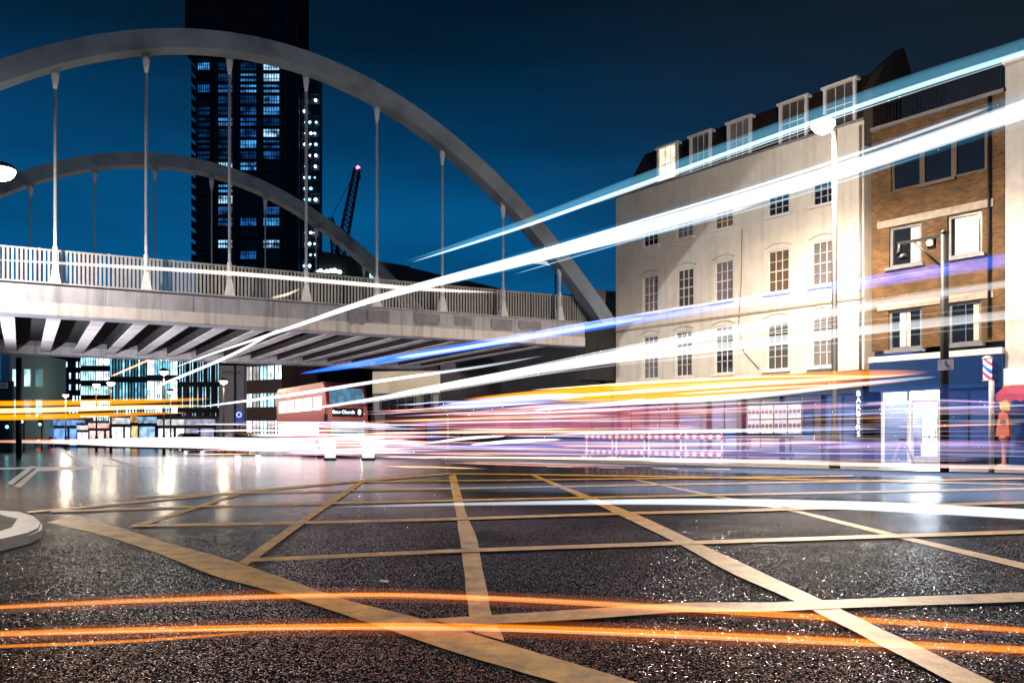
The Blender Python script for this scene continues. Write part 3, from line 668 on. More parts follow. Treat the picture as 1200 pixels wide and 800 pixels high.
# ------------------------------------------------------------------ background behind the bridge
def office(name, u0, u1, Y, vtop, label, cat, wallm, lit, dark, cols, fl_h=3.4, p=.6, wfrac=.8, hfrac=.6, rz=0, depth=5, seed=1, z_first=4.2, maxw=100, mull=None, sillz=.9, zmin=0, fm=None):
    a = P3(u0, HZ, Y); b = P3(u1, HZ, Y); W = (b - a).length; H = CAMH + (HZ - vtop) / F * Y
    t = empty(name, (a.x, a.y, 0), rz, label, cat)
    mb = MB(); mb.box((0, .12, -.1), (W, depth, H)); mb.build('wall', wallm, t)
    r = random.Random(seed); cw = W / cols; nfl = max(1, int((H - z_first) / fl_h)); cnt = 0
    for j in range(nfl):
        z = z_first + j * fl_h
        if z + fl_h * hfrac + sillz > H - .2: break
        for i in range(cols):
            if cnt >= maxw: break
            x0 = i * cw + cw * (1 - wfrac) / 2; x1 = x0 + cw * wfrac; cnt += 1
            m = r.choice(lit) if r.random() < p else dark
            mb = MB(); mb.box((x0 - .08, .04, z + sillz - .08), (x1 + .08, .119, z + sillz - .003)); mb.box((x0 - .08, .04, z + sillz + fl_h * hfrac + .003), (x1 + .08, .119, z + sillz + fl_h * hfrac + .08))
            mb.box((x0 - .08, .04, z + sillz), (x0 - .003, .119, z + sillz + fl_h * hfrac)); mb.box((x1 + .003, .04, z + sillz), (x1 + .08, .119, z + sillz + fl_h * hfrac))
            if mull:
                for q in range(1, mull): xx = x0 + (x1 - x0) * q / mull; mb.box((xx - .03, .05, z + sillz), (xx + .03, .098, z + sillz + fl_h * hfrac))
            wn_ = mb.build('window', fm or M_dark, t)
            mb = MB(); mb.box((x0, .1, z + sillz), (x1, .118, z + sillz + fl_h * hfrac)); mb.build('pane', m, wn_)
    return t
M_tower = mat('tower_cladding', (.010, .010, .011), .6, var=.4)
LB = [glow('office_blue_%d' % i, c, s, .95, .45) for i, (c, s) in enumerate((((.03, .24, .75), .34), ((.08, .42, .95), .6), ((.35, .70, 1), 1.0), ((.015, .12, .34), .2)))]
LT = [glow('office_teal_%d' % i, c, s, .6, 1.2) for i, (c, s) in enumerate((((.22, .65, .85), 1.0), ((.45, .82, .95), 1.5), ((.75, .95, 1), 2.0), ((.10, .35, .45), .5)))]
LWm = [glow('office_warm_%d' % i, c, s, .5, 1.0) for i, (c, s) in enumerate((((.9, .88, .85), .8), ((.8, .75, .68), .5)))]
M_tdark = mat('tower_dark_glass', (.012, .02, .032), .15, var=.4)

# high tower under construction
TY = 215.0
def TX(u): return (u - CX) / F * TY
def TZ(v): return CAMH + (HZ - v) / F * TY
tw = empty('tower_block', (TX(300), TY, 0), 0, 'dark high rise tower with columns of blue lit windows behind the bridge', 'tower')
ox = TX(300)
mb = MB(); mb.box((TX(228) - ox, .6, -.1), (TX(350) - ox, 11, TZ(66))); mb.build('core', M_tower, tw)
mb = MB(); mb.box((TX(219) - ox, -1.2, TZ(66) + .003), (TX(352) - ox, 9, TZ(-120))); mb.build('hoarded_top', mat('tower_hoarding', (.004, .004, .004), .8, var=.3), tw)
mb = MB(); mb.box((TX(350) - ox + .003, 2, -.1), (TX(373) - ox, 4.5, TZ(86))); mb.build('hoist_tower', M_tower, tw)
mb = MB()
for k in range(19):
    z = TZ(70) - .4 - 3.0 * k
    mb.box((TX(225) - ox, -.6, z), (TX(246) - ox, 8, z + .35)); mb.box((TX(225) - ox, -.62, z + .352), (TX(225) - ox + .1, 8, z + 2.0))
mb.build('balconies', mat('balcony_grey', (.05, .06, .065), .6), tw)
mb = MB()
for u in (247, 253, 274, 279, 302, 306, 329, 334, 342, 349): mb.box((TX(u) - ox - .35, -.1, 0), (TX(u) - ox + .35, .598, TZ(67)))
mb.build('piers', M_tower, tw)
rt = random.Random(11)
cols_ = ((231, 245, .45), (255, 272, .6), (281, 300, .7), (308, 327, .8))
for k in range(19):
    z = TZ(70) - 3.0 * (k + 1) + .3
    for c, (ua, ub, pr) in enumerate(cols_):
        xa_, xb_ = TX(ua) - ox, TX(ub) - ox
        mb = MB(); mb.box((xa_, .3, z - .1), (xb_, .59, z)); mb.box((xa_, .3, z + 2.1), (xb_, .59, z + 2.2))
        for q in range(7): x = xa_ + (xb_ - xa_) * q / 6; mb.box((x - .07, .3, z), (x + .07, .5, z + 2.1))
        mb.box((xa_, .34, z + rt.choice((.7, 1.3))), (xb_, .48, z + rt.choice((.85, 1.45))))
        wd_ = mb.build('window', M_tower, tw)
        on = rt.random() < pr * (1.2 if k < 9 else .62)
        m = (rt.choice([LB[3], LB[3], LB[0], LB[0], LB[1]] if c < 3 else [LB[0], LB[1], LB[1], LB[2]]) if k < 9 else rt.choice([LB[0], LB[1], LB[1], LB[2]])) if on else (LB[3] if k < 9 and rt.random() < .6 else M_tdark)
        mb = MB(); mb.box((xa_ + .08, .51, z + .01), (xb_ - .08, .588, z + 2.09)); mb.build('pane', m, wd_)
M_work = glow('work_light', (.6, .85, 1), 9); M_workdim = glow('work_light_dim', (.25, .6, 1), 3)
for k in range(16):
    z = TZ(115) - 3.0 * k
    for q in range(3):
        if rt.random() < .2: continue
        x = TX(356 + 6 * q + rt.uniform(-1, 1)) - ox; mb = MB(); r_ = rt.choice((.3, .42, .5)); mb.lathe((x, 1.4, z), [(r_ * .5, -r_ * .7), (r_, 0), (r_ * .5, r_ * .7)], 8); mb.build('work_light', rt.choice((M_work, M_work, M_workdim)), tw)
mb = MB()
for k in range(20): mb.box((TX(352) - ox, 1.2, TZ(95) - 3.0 * k), (TX(374) - ox, 1.9, TZ(95) - 3.0 * k + .3))
for u in (352, 363, 374): mb.box((TX(u) - ox - .12, 1.25, 0), (TX(u) - ox + .12, 1.85, TZ(86)))
mb.build('hoist_scaffold', mat('scaffold_blue', (.03, .05, .08), .4), tw)
mb = MB()
for u, v0, v1 in ((321, 0, 30), (338, 0, 55), (350, 15, 55)): mb.box((TX(u) - ox - .2, -1.6, TZ(v1)), (TX(u) - ox + .2, -1.25, TZ(v0)))
for v in (20, 40, 54): mb.tube([(TX(322) - ox, -1.45, TZ(v + 3)), (TX(335) - ox, -1.45, TZ(v - 2)), (TX(350) - ox, -1.45, TZ(v + 4))], .13, 5)
mb.build('scaffold_frame', mat('scaffold_dim', (.03, .035, .04), .5), tw)

# luffing crane
CY = 180.0
cr = empty('tower_crane', P3(396, HZ, CY), 0, 'luffing tower crane with red light at the jib tip, right of the tower', 'crane'); cb = P3(396, HZ, CY)
cr.location.z = 0
def C3(u, v, dy=0): p = P3(u, v, CY) - cb; return Vector((p.x, dy, P3(u, v, CY).z))
M_cr = mat('crane_steel', (.025, .02, .02), .5)
def lattice(name, a, b, w0, w1, n, m, par):
    mb = MB(); d = (b - a).normalized(); s_ = d.cross(Vector((0, 1, 0))).normalized(); yv = Vector((0, 1, 0))
    prev = None
    for i in range(n + 1):
        f = i / n; c = a.lerp(b, f); w = w0 + (w1 - w0) * f; q = [c + s_ * w + yv * w, c - s_ * w + yv * w, c - s_ * w - yv * w, c + s_ * w - yv * w]
        if prev:
            for k in range(4): mb.tube([prev[k], q[k]], .16, 4); mb.tube([prev[k], q[(k + 1) % 4]], .09, 4); mb.tube([prev[(k + 1) % 4], q[k]], .09, 4)
        prev = q
    return mb.build(name, m, par)
jib = lattice('jib', C3(398, 303), C3(418.5, 198), 1.0, .6, 18, M_cr, cr)
lattice('mast', C3(396, 345), C3(396, 303), 1.0, 1.0, 7, M_cr, cr)
lattice('back_frame', C3(394, 303), C3(388, 255), .8, .4, 8, mat('crane_pale', (.2, .2, .22), .5), cr)
mb = MB(); mb.tube([C3(388, 255), C3(418, 199)], .07, 4); mb.tube([C3(421, 203), C3(421.5, 210)], .3, 5); mb.build('cables', M_cr, cr)
mb = MB(); mb.box(C3(383, 308, -1.2), C3(393, 299, 1.2)); mb.build('counterweight', M_cr, cr)
mb = MB(); mb.box(C3(399, 306, -1.5), C3(404, 300, -.2)); mb.build('cab', M_cr, cr)
mb = MB(); mb.lathe(C3(419.5, 196.5), [(.2, -.4), (.5, 0), (.2, .4)], 8); mb.build('warning_light', glow('red_beacon', (1, .12, .2), 6), cr)
# dark roofs seen over the parapet
M_roofd = mat('far_roof', (.012, .011, .011), .7, var=.3)
def shed(name, pts, Y, depth, label, cat, m=M_roofd):
    o_ = P3(pts[0][0], HZ, Y); o_.z = 0
    t = empty(name, o_, 0, label, cat); mb = MB()
    poly = [P3(u, v, Y) - o_ for u, v in pts]; a = poly[0].copy(); b = poly[-1].copy(); a.z = -.1; b.z = -.1
    mb.prism([a] + poly + [b], (0, depth, 0)); mb.build('wall', m, t); return t, o_
t1, o1 = shed('warehouse', [(372, 294), (380, 295), (480, 312), (480, 320)], 150, 25, 'dark long roofed building behind the parapet below the crane', 'building')
mb = MB()
for k in range(9): mb.box(P3(433 + k * 2.3, 327, 149.8) - o1, P3(434.6 + k * 2.3, 318, 149.95) - o1)
mb.build('lit_windows', LB[2], t1)
mb = MB(); c = P3(436, 307, 149.2) - o1; mb.lathe(c, [(.4, -.5), (1.0, 0), (.4, .5)], 10); mb.build('flood_light', glow('flood_cool', (.7, .9, 1), 8), t1)
mb = MB()
for k in range(14): c = P3(370 + k * 2.1 + rt.uniform(-1, 1), 319 + rt.uniform(-3, 2), 149.5) - o1; mb.lathe(c, [(.2, -.3), (.42, 0), (.2, .3)], 6)
mb.build('string_lights', glow('string_cool', (.6, .9, 1), 5), t1)
shed('dark_roofed_hall', [(430, 345), (462, 312), (470, 311), (596, 340), (640, 345), (770, 345)], 110, 25, 'low dark pitched hall roof rising over the right half of the parapet', 'building')
shed('flat_roof_store', [(352, 326), (362, 318), (395, 320), (430, 336)], 120, 10, 'small dark flat roofed block behind parapet at foot of tower', 'building')
t3, o3 = shed('stair_tower', [(289, 318), (324, 318)], 95, 2.5, 'narrow pale flat topped block showing over the far bridge railing', 'building', mat('hut_white', (.25, .26, .28), .6))

# ---- street beyond the bridge
office('corner_shop_house', 11, 50, 84, 416, 'pale corner house with teal front and tall white window surrounds', 'house', mat('teal_render', (.22, .36, .40), .6), [LT[0], LT[1]], LT[3], 3, fl_h=3.2, p=.6, wfrac=.5, hfrac=.55, seed=4, z_first=2.4, rz=.1, fm=M_sash)
office('slab_office', 51, 96, 112, 405, 'dark office block dotted with many small blue white windows', 'office', M_tower, [LT[1], LT[2]], M_tdark, 11, fl_h=1.6, p=.62, wfrac=.55, hfrac=.5, seed=5, z_first=2.5, sillz=.4)
office('banded_office', 94, 130, 108, 405, 'office block with continuous bright white horizontal window bands', 'office', M_tower, [LT[2], LT[1]], LT[1], 2, fl_h=2.0, p=.95, wfrac=.98, hfrac=.6, seed=6, z_first=2.5, sillz=.3, mull=6)
office('mullioned_office', 128, 172, 104, 405, 'teal glass office with narrow upright window strips', 'office', mat('teal_dark', (.02, .045, .055), .4), [LT[0], LT[1], LT[3]], LT[3], 12, fl_h=3.1, p=.6, wfrac=.55, hfrac=.75, seed=8, z_first=2.5, sillz=.3)
office('bright_office', 172, 208, 96, 405, 'brightly lit glass office with tall white windows and dark frames', 'office', mat('frame_dark', (.03, .03, .035), .4), [LT[2], LT[1], LT[2]], LT[0], 4, fl_h=3.0, p=.85, wfrac=.9, hfrac=.75, seed=9, z_first=2.3, sillz=.3, mull=3)
office('dark_stair_block', 209, 257, 92, 405, 'dark block with thin upright strip lights beside the bright office', 'office', M_tower, [LT[1], LB[2]], M_tdark, 16, fl_h=3.0, p=.6, wfrac=.3, hfrac=.8, seed=10, z_first=1.2, sillz=.3)
pale = office('white_gable_end', 0, 11, 95, 400, 'bright white windowless gable end at the left edge under bridge', 'building', mat('gable_white', (.7, .75, .8), .7), [LT[1]], M_glass, 1, z_first=90)
# billboard panel at far left
sg = empty('site_hoarding', P3(-14, HZ, 70), 0, 'dark green hoarding with small white sign at left edge under bridge', 'hoarding'); sg.location.z = 0
mb = MB(); mb.box((0, 0, 0), (2.1, .3, CAMH + 65 / F * 70)); mb.build('panel', mat('hoarding_green', (.02, .04, .04), .5), sg)
mb = MB(); mb.box((1.0, -.05, 5.4), (1.75, -.003, 5.95)); sp = mb.build('sign', M_sash, sg)
text('AIN', .36, M_black, sp, (1.38, -.055, 5.67))
rc = random.Random(17)
for i in range(9):
    u = 62 + i * 21 + rc.uniform(-5, 5); Y = 88 - i * 1.5; p = P3(u, HZ, Y); p.z = 0
    kiosk = empty('shop_kiosk', p, 0, ('white lit shop front below the dotted office', 'blue lit shop front below the dotted office', 'pale lit shop front below the banded office', 'pinkish lit shop front below the banded office', 'white lit shop front below the mullioned office', 'amber lit shop front below the mullioned office', 'bluish lit shop front below the bright office', 'cool white shop front below the bright office', 'small dim shop front below the dark stair block')[i], 'shop', 'shop fronts along the far street')
    w = rc.uniform(1.4, 2.0); h = rc.uniform(2.6, 3.6)
    mb = MB(); mb.box((-w, 0, 0), (w, 1.5, h)); mb.build('wall', M_dark, kiosk)
    cc = ((.9, .92, 1), (.2, .45, 1), (.8, .85, .95), (1, .6, .6), (.85, .95, 1), (1, .6, .25), (.4, .65, 1), (.9, .95, 1), (.5, .5, .7))[i]
    mb = MB(); mb.box((-w * .9, -.06, .5), (-w * .1, -.003, h * .62)); mb.box((w * .05, -.06, .2), (w * .85, -.003, h * .62)); mb.build('window', glow('kiosk_glow%d' % i, cc, (1.2, .8, 1, .9, 1.2, 1, .9, 1.2, .5)[i], .7, 1.5), kiosk)
    mb = MB(); mb.box((-w * .95, -.12, h * .72), (w * .95, -.003, h * .9)); mb.build('fascia', glow('kiosk_sign%d' % i, cc, .5, .8, 2), kiosk)
# pale tall sign pier with lettering
pr = empty('sign_building', P3(257, HZ, 72), .12, 'pale narrow end wall with dark lettering along its top', 'building'); pr.location.z = 0
Wp = 28 / F * 72; Hp = CAMH + (HZ - 428) / F * 72
mb = MB(); mb.box((0, 0, -.1), (Wp, 1.2, Hp)); mb.build('wall', mat('pier_lilac', (.50, .48, .53), .7, var=.1), pr)
text('EMPLAX', .45, M_black, pr, (Wp * .5, -.01, Hp - .65))
mb = MB(); mb.box((Wp * .66 - .12, -.10, 0), (Wp * .66 + .05, -.003, Hp)); mb.build('downpipe', M_black, pr)
bs = empty('blue_sign', P3(276, HZ, 69), 0, 'blue panel sign with white ring standing before the pale end wall', 'sign'); bs.location.z = 0
hB = CAMH + (HZ - 480) / F * 69; mb = MB(); mb.box((0, 0, hB - 1.35), (.62, .1, hB)); mb.build('panel', glow('sign_blue', (.02, .07, .35), .7), bs)
mb = MB(); pts = [(.31 + .2 * math.cos(a * math.pi / 8), -.03, hB - .42 + .2 * math.sin(a * math.pi / 8)) for a in range(17)]; mb.tube(pts, .04, 6, up=(0, 1, 0)); mb.build('ring', glow('ring_white', (.9, .9, .95), 1), bs)
mb = MB(); mb.box((.26, .02, 0), (.36, .08, hB - 1.352)); mb.build('post', M_post, bs)
office('terraced_block', 287, 345, 80, 421, 'brick and white banded terrace receding behind the red bus', 'building', mat('terrace_brick', (.22, .13, .10), .7, var=.2), [LT[1], LWm[0], LT[2]], LWm[1], 5, fl_h=2.7, p=.85, wfrac=.88, hfrac=.5, seed=12, z_first=.8, rz=-.5, sillz=.6, mull=2)
office('cream_office', 436, 527, 66, 435, 'cream modern block with a row of dark square windows under the bridge', 'building', mat('cream_cladding', (.66, .58, .45), .6, var=.06), [M_panes[2], mat('grey_blind', (.3, .3, .31), .5)], M_glass, 9, fl_h=3.3, p=.5, wfrac=.72, hfrac=.55, seed=13, z_first=2.6, rz=-.12, sillz=.25)
sf = MB(); co = bpy.data.objects['cream_office']; sf.box((.1, -.3, 0), (6.2, .04, 3.3)); sfo = sf.build('shopfront', mat('shopfront_maroon', (.07, .02, .035), .4, var=.3), co)
for k in range(4):
    sf = MB(); sf.box((.4 + 1.45 * k, -.33, .6), (1.6 + 1.45 * k, -.303, 2.5)); sf.build('shop_window', (M_redglass, M_shopglass, M_redglass, M_shopglass2)[k], sfo)
# dark wall of hoarding boards under the bridge
hd = empty('timber_hoarding', (0, 0, 0), 0, 'dark upright boarded hoarding running under the bridge to the white house', 'hoarding')
a0 = Vector((5.45, 43.6, 0)); b0 = Vector((-3.5, 58, 0)); hd.location = a0; hd.rotation_euler = (0, 0, math.atan2((b0 - a0).y, (b0 - a0).x)); L = (b0 - a0).length
mb = MB(); rh_ = random.Random(2); x = 0
while x < L:
    w_ = .32; mb.box((x, -.03 + rh_.uniform(0, .03), .1), (x + w_ - .03, .06, 4.7)); x += w_
mb.build('boards', mat('hoarding_boards', (.045, .035, .045), .6, var=.35, scale=3), hd)
mb = MB(); mb.box((0, .062, .3), (L, .14, .45)); mb.box((0, .062, 4.2), (L, .14, 4.35)); mb.build('rails', M_dark, hd)
mb = MB()
mb.build  # keep helper warm
for i, (f0, f1) in enumerate(((.10, .2), (.32, .45), (.6, .72))):
    mb = MB(); mb.box((L * f0, .145, 1.2), (L * f1, .17, 2.9)); mb.box((L * f0, -.06, 1.2), (L * f1, -.035, 2.9)); po = mb.build('poster', (M_redglass, M_shopglass, M_redglass)[i], hd)

# ------------------------------------------------------------------ vehicles
def wheel(parent, x, y, r, w=.25):
    mb = MB(); 
    pr_ = [(r * .6, -w / 2), (r * .95, -w / 2), (r, -w / 4), (r, w / 4), (r * .95, w / 2), (r * .6, w / 2)]
    n = 20; vs = []
    for q, yy in pr_:
        for k in range(n): vs.append((x + q * math.cos(2 * math.pi * k / n), y + yy, r + q * math.sin(2 * math.pi * k / n)))
    fs = [(i * n + k, i * n + (k + 1) % n, (i + 1) * n + (k + 1) % n, (i + 1) * n + k) for i in range(5) for k in range(n)] + [tuple(range(n))[::-1], tuple(5 * n + k for k in range(n))]
    mb.add(vs, fs); t = mb.build('wheel', M_black, parent)
    mb = MB(); mb.prism([(x + r * .55 * math.cos(2 * math.pi * k / 12), y - w / 2 - .02, r + r * .55 * math.sin(2 * math.pi * k / 12)) for k in range(12)], (0, w + .04, 0)); mb.build('rim', mat('rim', (.4, .4, .42), .3, metal=.8), t)
# double deck bus
BUSR = mat('bus_red', (.45, .035, .04), .3, var=.1)
fc = P3(408, HZ, 46.4); hdg = Vector((.62, -1, 0)).normalized()   # heading toward the camera
bus = empty('double_decker_bus', (fc.x, fc.y, 0), math.atan2(hdg.y, hdg.x), 'red double decker bus with lit windows coming out from under bridge', 'bus')
BL, BWd, BH = 10.6, 2.5, 4.4
# local x forward, front at x=0; profile of the body side (x,z)
side = [(0, .32), (.02, 1.2), (-.05, 2.2), (-.12, 3.0), (-.42, 4.15), (-.8, 4.38), (-BL + .4, 4.4), (-BL, 4.1), (-BL, .32)]
mb = MB(); mb.prism([(x, -BWd / 2, z) for x, z in side], (0, BWd, 0)); body = mb.build('body', BUSR, bus, bevel=.05)
M_buswin = glow('bus_window_lit', (.80, .82, .88), .8, .35, 1.2); M_buswin2 = glow('bus_window_cool', (.12, .3, .45), .55, .7, 2)
for sy in (-1, 1):
    for z0, z1, xs in ((1.25, 2.05, [-1.5 - 1.75 * k for k in range(5)]), (2.75, 3.55, [-.95 - 1.85 * k for k in range(5)])):
        for x in xs:
            mb = MB(); mb.box((x - 1.62, sy * (BWd / 2 + .003), z0), (x, sy * (BWd / 2 + .02), z1)); mb.build('side_window', M_buswin, bus)
mb = MB(); mb.box((-.01, -1.02, 1.25), (.05, 1.02, 2.1)); mb.build('windscreen', M_buswin2, bus)
mb = MB(); mb.hexa([(-.10, -1.08, 3.1), (-.36, -1.0, 4.0), (-.36, 1.0, 4.0), (-.10, 1.08, 3.1), (-.02, -1.08, 3.1), (-.28, -1.0, 4.0), (-.28, 1.0, 4.0), (-.02, 1.08, 3.1)]); mb.build('upper_windscreen', M_buswin2, bus)
mb = MB(); mb.box((-.06, -.9, 2.35), (.03, .9, 2.85)); dp = mb.build('destination_display', mat('display_black', (.01, .012, .02), .2), bus)
text('Bow Church', .26, glow('display_text', (.75, .92, 1), 4), dp, (.035, -.28, 2.6), rot=(math.pi / 2, 0, math.pi / 2), name='display_text')
text('8', .42, MATS['display_text'], dp, (.035, .68, 2.6), rot=(math.pi / 2, 0, math.pi / 2), name='display_number')
for y in (-.95, .95):
    mb = MB(); mb.prism([(.0, y + .16 * math.cos(k * math.pi / 6), .75 + .11 * math.sin(k * math.pi / 6)) for k in range(12)], (.06, 0, 0)); mb.build('headlight', glow('headlight_white', (1, .96, .9), 22), bus)
    for x in (-1.9, -7.9): wheel(bus, x, y * 1.18, .48, .3)
    mb = MB(); mb.tube([(-.05, y * 1.28, 2.9), (.25, y * 1.5, 2.85), (.25, y * 1.5, 2.4)], .03, 6); mb.box((.2, y * 1.5 - .1, 2.05), (.3, y * 1.5 + .1, 2.45)); mb.build('mirror', M_black, bus)
mb = MB(); mb.box((-.02, -1.1, .35), (.06, 1.1, .55)); mb.build('bumper', M_black, bus)

def car(u, v, hd_, col, label, group, rear=True):
    p = G(u, v)
    t = empty('parked_car' if 'parked' in label else 'car', p, hd_, label, 'car', group)
    prof = [(-2.1, .35), (-2.15, .75), (-2.0, .95), (-1.6, 1.02), (-1.0, 1.45), (.5, 1.47), (1.15, 1.0), (1.9, .88), (2.12, .7), (2.12, .35)]
    mb = MB(); n = len(prof); vs = []
    for yy, sc_ in ((-.86, 1), (.86, 1)):
        for x, z in prof: vs.append((x, yy * (.8 if z > 1.1 else 1), z))
    mb.add(vs, [tuple(range(n))[::-1], tuple(range(n, 2 * n))] + [(i, (i + 1) % n, n + (i + 1) % n, n + i) for i in range(n)]); mb.build('body', col, t)
    mb = MB(); mb.hexa([(-1.62, -.66, 1.045), (-1.06, -.58, 1.40), (-1.06, .58, 1.40), (-1.62, .66, 1.045), (-1.66, -.66, 1.06), (-1.10, -.58, 1.42), (-1.10, .58, 1.42), (-1.66, .66, 1.06)]); mb.build('rear_window', M_glass, t)
    mb = MB(); mb.hexa([(.60, -.58, 1.41), (1.11, -.66, 1.04), (1.11, .66, 1.04), (.60, .58, 1.41), (.64, -.58, 1.43), (1.15, -.66, 1.06), (1.15, .66, 1.06), (.64, .58, 1.43)]); mb.build('windscreen', M_glass, t)
    for y in (-.68, .68):
        mb = MB(); mb.box((-2.18, y - .16, .68), (-2.12, y + .16, .84)); mb.build('tail_light', glow('tail_red', (1, .10, .03), 8), t)
        mb = MB(); mb.box((2.09, y - .16, .62), (2.16, y + .16, .76)); mb.build('headlight', MATS['headlight_white'], t)
        for x in (-1.35, 1.35): wheel(t, x, y * 1.16, .32, .2)
    return t
CG = 'cars on the road beyond the bridge'
D2 = math.atan2(1, -.62)
car(46, 524, D2 + .25, mat('car_dark', (.03, .03, .05), .25), 'dark car with red tail lights in front of the teal corner house', CG)
car(72, 523, D2, mat('car_white', (.5, .5, .52), .25), 'white car with red tail lights left of the silver car', CG)
car(104, 522.5, D2, mat('car_silver', (.3, .31, .34), .25, metal=.5), 'silver car with tail lights on in the middle of the row beyond bridge', CG)
car(142, 521.5, D2, mat('car_blue', (.03, .06, .16), .25), 'dark blue car with tail lights ahead of the silver car', CG)
car(222, 527, D2 + math.pi, mat('car_grey', (.14, .14, .16), .25), 'grey car with bright headlights facing the camera under the bridge', CG)
car(282, 531, D2 + math.pi, mat('car_pink', (.4, .22, .22), .25), 'pale red car with bright headlights just left of the bus', CG)
car(178, 523, D2 + math.pi, mat('car_black', (.02, .02, .022), .25), 'black car with headlights on far back in the street', CG)

# ------------------------------------------------------------------ street furniture
def street_lamp(base, h, label, arm=(0, 0, 0), r=.09, power=0, col=(1, .85, .66), lens=M_lamp, group='street lamps', head=.34, soft=.25, post=None, spot=0, blend=.45, leak=0):
    t = empty('street_lamp', base, 0, label, 'street lamp', group); post = post or M_post
    a = Vector(arm); top = Vector((0, 0, h))
    mb = MB(); mb.tube([(0, 0, 0), (0, 0, 1.2), (0, 0, 1.25), (0, 0, h - .1)], [r * 1.6, r * 1.6, r, r * .75], 12); mb.build('post', post, t)
    if a.length > .05:
        mb = MB(); mb.tube([(0, 0, h - .3), a * .4 + Vector((0, 0, h - .02)), a + Vector((0, 0, h + .05))], r * .55, 8); mb.build('arm', post, t)
    hp = top + a
    mb = MB(); mb.lathe(hp + Vector((0, 0, .06)), [(head * .95, 0), (head, .05), (head * .75, .16), (head * .2, .24)], 14); hd_ = mb.build('lamp_head', post, t)
    mb = MB(); mb.lathe(hp + Vector((0, 0, .055)), [(head * .2, -head * .85), (head * .65, -head * .6), (head * .9, -head * .2), (head * .9, 0)], 14); mb.build('lens', lens, hd_)
    if power:
        ld = bpy.data.lights.new('lamp_light', 'SPOT' if spot else 'POINT'); ld.energy = power; ld.color = col; ld.shadow_soft_size = soft
        if spot: ld.spot_size = math.radians(spot); ld.spot_blend = blend
        lo = bpy.data.objects.new('lamp_light', ld); COL.objects.link(lo); lo.parent = t; lo.location = hp + Vector((0, 0, -head - .12))
        if leak:
            l2 = bpy.data.lights.new('lamp_glow', 'POINT'); l2.energy = leak; l2.color = col; l2.shadow_soft_size = soft
            lo = bpy.data.objects.new('lamp_glow', l2); COL.objects.link(lo); lo.parent = t; lo.location = hp + Vector((0, -.1, -head - .14))
    return t
WARM = (1, .80, .56); LCOL = (1, .86, .74)
b1 = P3(966, 145, 26.5); bx1 = P3(978, HZ, 26.8)
street_lamp((bx1.x, bx1.y, .1), b1.z - .1, 'tall street lamp with blazing warm head in front of the white house', arm=(b1.x - bx1.x, -.2, 0), r=.11, power=9500, col=(1, .83, .66), head=.42, spot=180, blend=.5, leak=2000)
b2 = P3(2, 197, 27.6)
street_lamp((b2.x - .9, b2.y, 0), b2.z - .1, 'bright warm street lamp at the left edge before the bridge railing', arm=(.9, 0, 0), r=.1, power=1700, col=LCOL, head=.46, spot=180, blend=.15, leak=900)
# unseen lamp added beyond the right edge to light the brick house side
street_lamp((16.6, 20.5, 0), 10.5, 'unseen street lamp added on the kerb just right of the picture', arm=(-.5, .6, 0), power=1500, col=LCOL, spot=178)
street_lamp((3.5, -7.0, 0), 9.5, 'unseen street lamp added on the near kerb behind the camera', arm=(-.5, .6, 0), power=3800, col=(1, .92, .84), spot=179)  # unseen lamp added behind the camera to brighten the near road
for i, (u, v, Y, lab) in enumerate(((130, 449, 62, 'street lamp with glowing head before the banded office'), (192, 436, 56, 'bright street lamp before the glass office under the far girder'), (200, 459, 75, 'lower street lamp glowing beside the dark stair block'), (262, 447, 60, 'glowing street lamp before the pale lettered end wall'), (77, 463, 80, 'faint street lamp before the dark dotted office block'), (113, 451, 66, 'glowing street lamp left of the mullioned office'))):
    p = P3(u, v, Y); street_lamp((p.x, p.y, 0), p.z, lab, r=.07, power=(170, 300, 200, 260, 900, 150)[i], col=WARM, lens=M_lampfar, head=.32)
lp = BP + BR(25, 20, 7.3); street_lamp((lp.x, lp.y, 7.2), 3.2, 'hidden street lamp added on the far side of the bridge to light the cream office', r=.06, power=2600, col=LCOL, lens=M_lampfar, spot=160)  # lamp added out of sight to brighten the cream office front
def fill_floodlight(loc, aim, power, label):
    t = empty('fill_floodlight', loc, 0, label, 'fill_floodlight'); d = (Vector(aim) - Vector(loc)).normalized(); q = d.to_track_quat('-Z', 'Y')
    mb = MB(); mb.box((-.2, -.15, -.06), (.2, .15, .1)); mb.box((-.03, -.03, .1), (.03, .03, .4)); h_ = mb.build('housing', M_black, t); h_.rotation_mode = 'QUATERNION'; h_.rotation_quaternion = q
    mb = MB(); mb.box((-.17, -.12, -.075), (.17, .12, -.062)); mb.build('lens', glow('flood_lens', (.9, .92, 1), 6), h_)
    ld = bpy.data.lights.new('flood_light', 'SPOT'); ld.energy = power; ld.color = (.93, .92, 1); ld.spot_size = math.radians(150); ld.spot_blend = .8; ld.shadow_soft_size = .15
    lo = bpy.data.objects.new('flood_light', ld); COL.objects.link(lo); lo.parent = h_; lo.location = (0, 0, -.1)
fill_floodlight((-27.5, 33.5, .6), (-12, 40, 6), 16000, 'floodlight added out of view by the left bridge support to light the beams')  # unseen uplight added to brighten the undersides of the beams
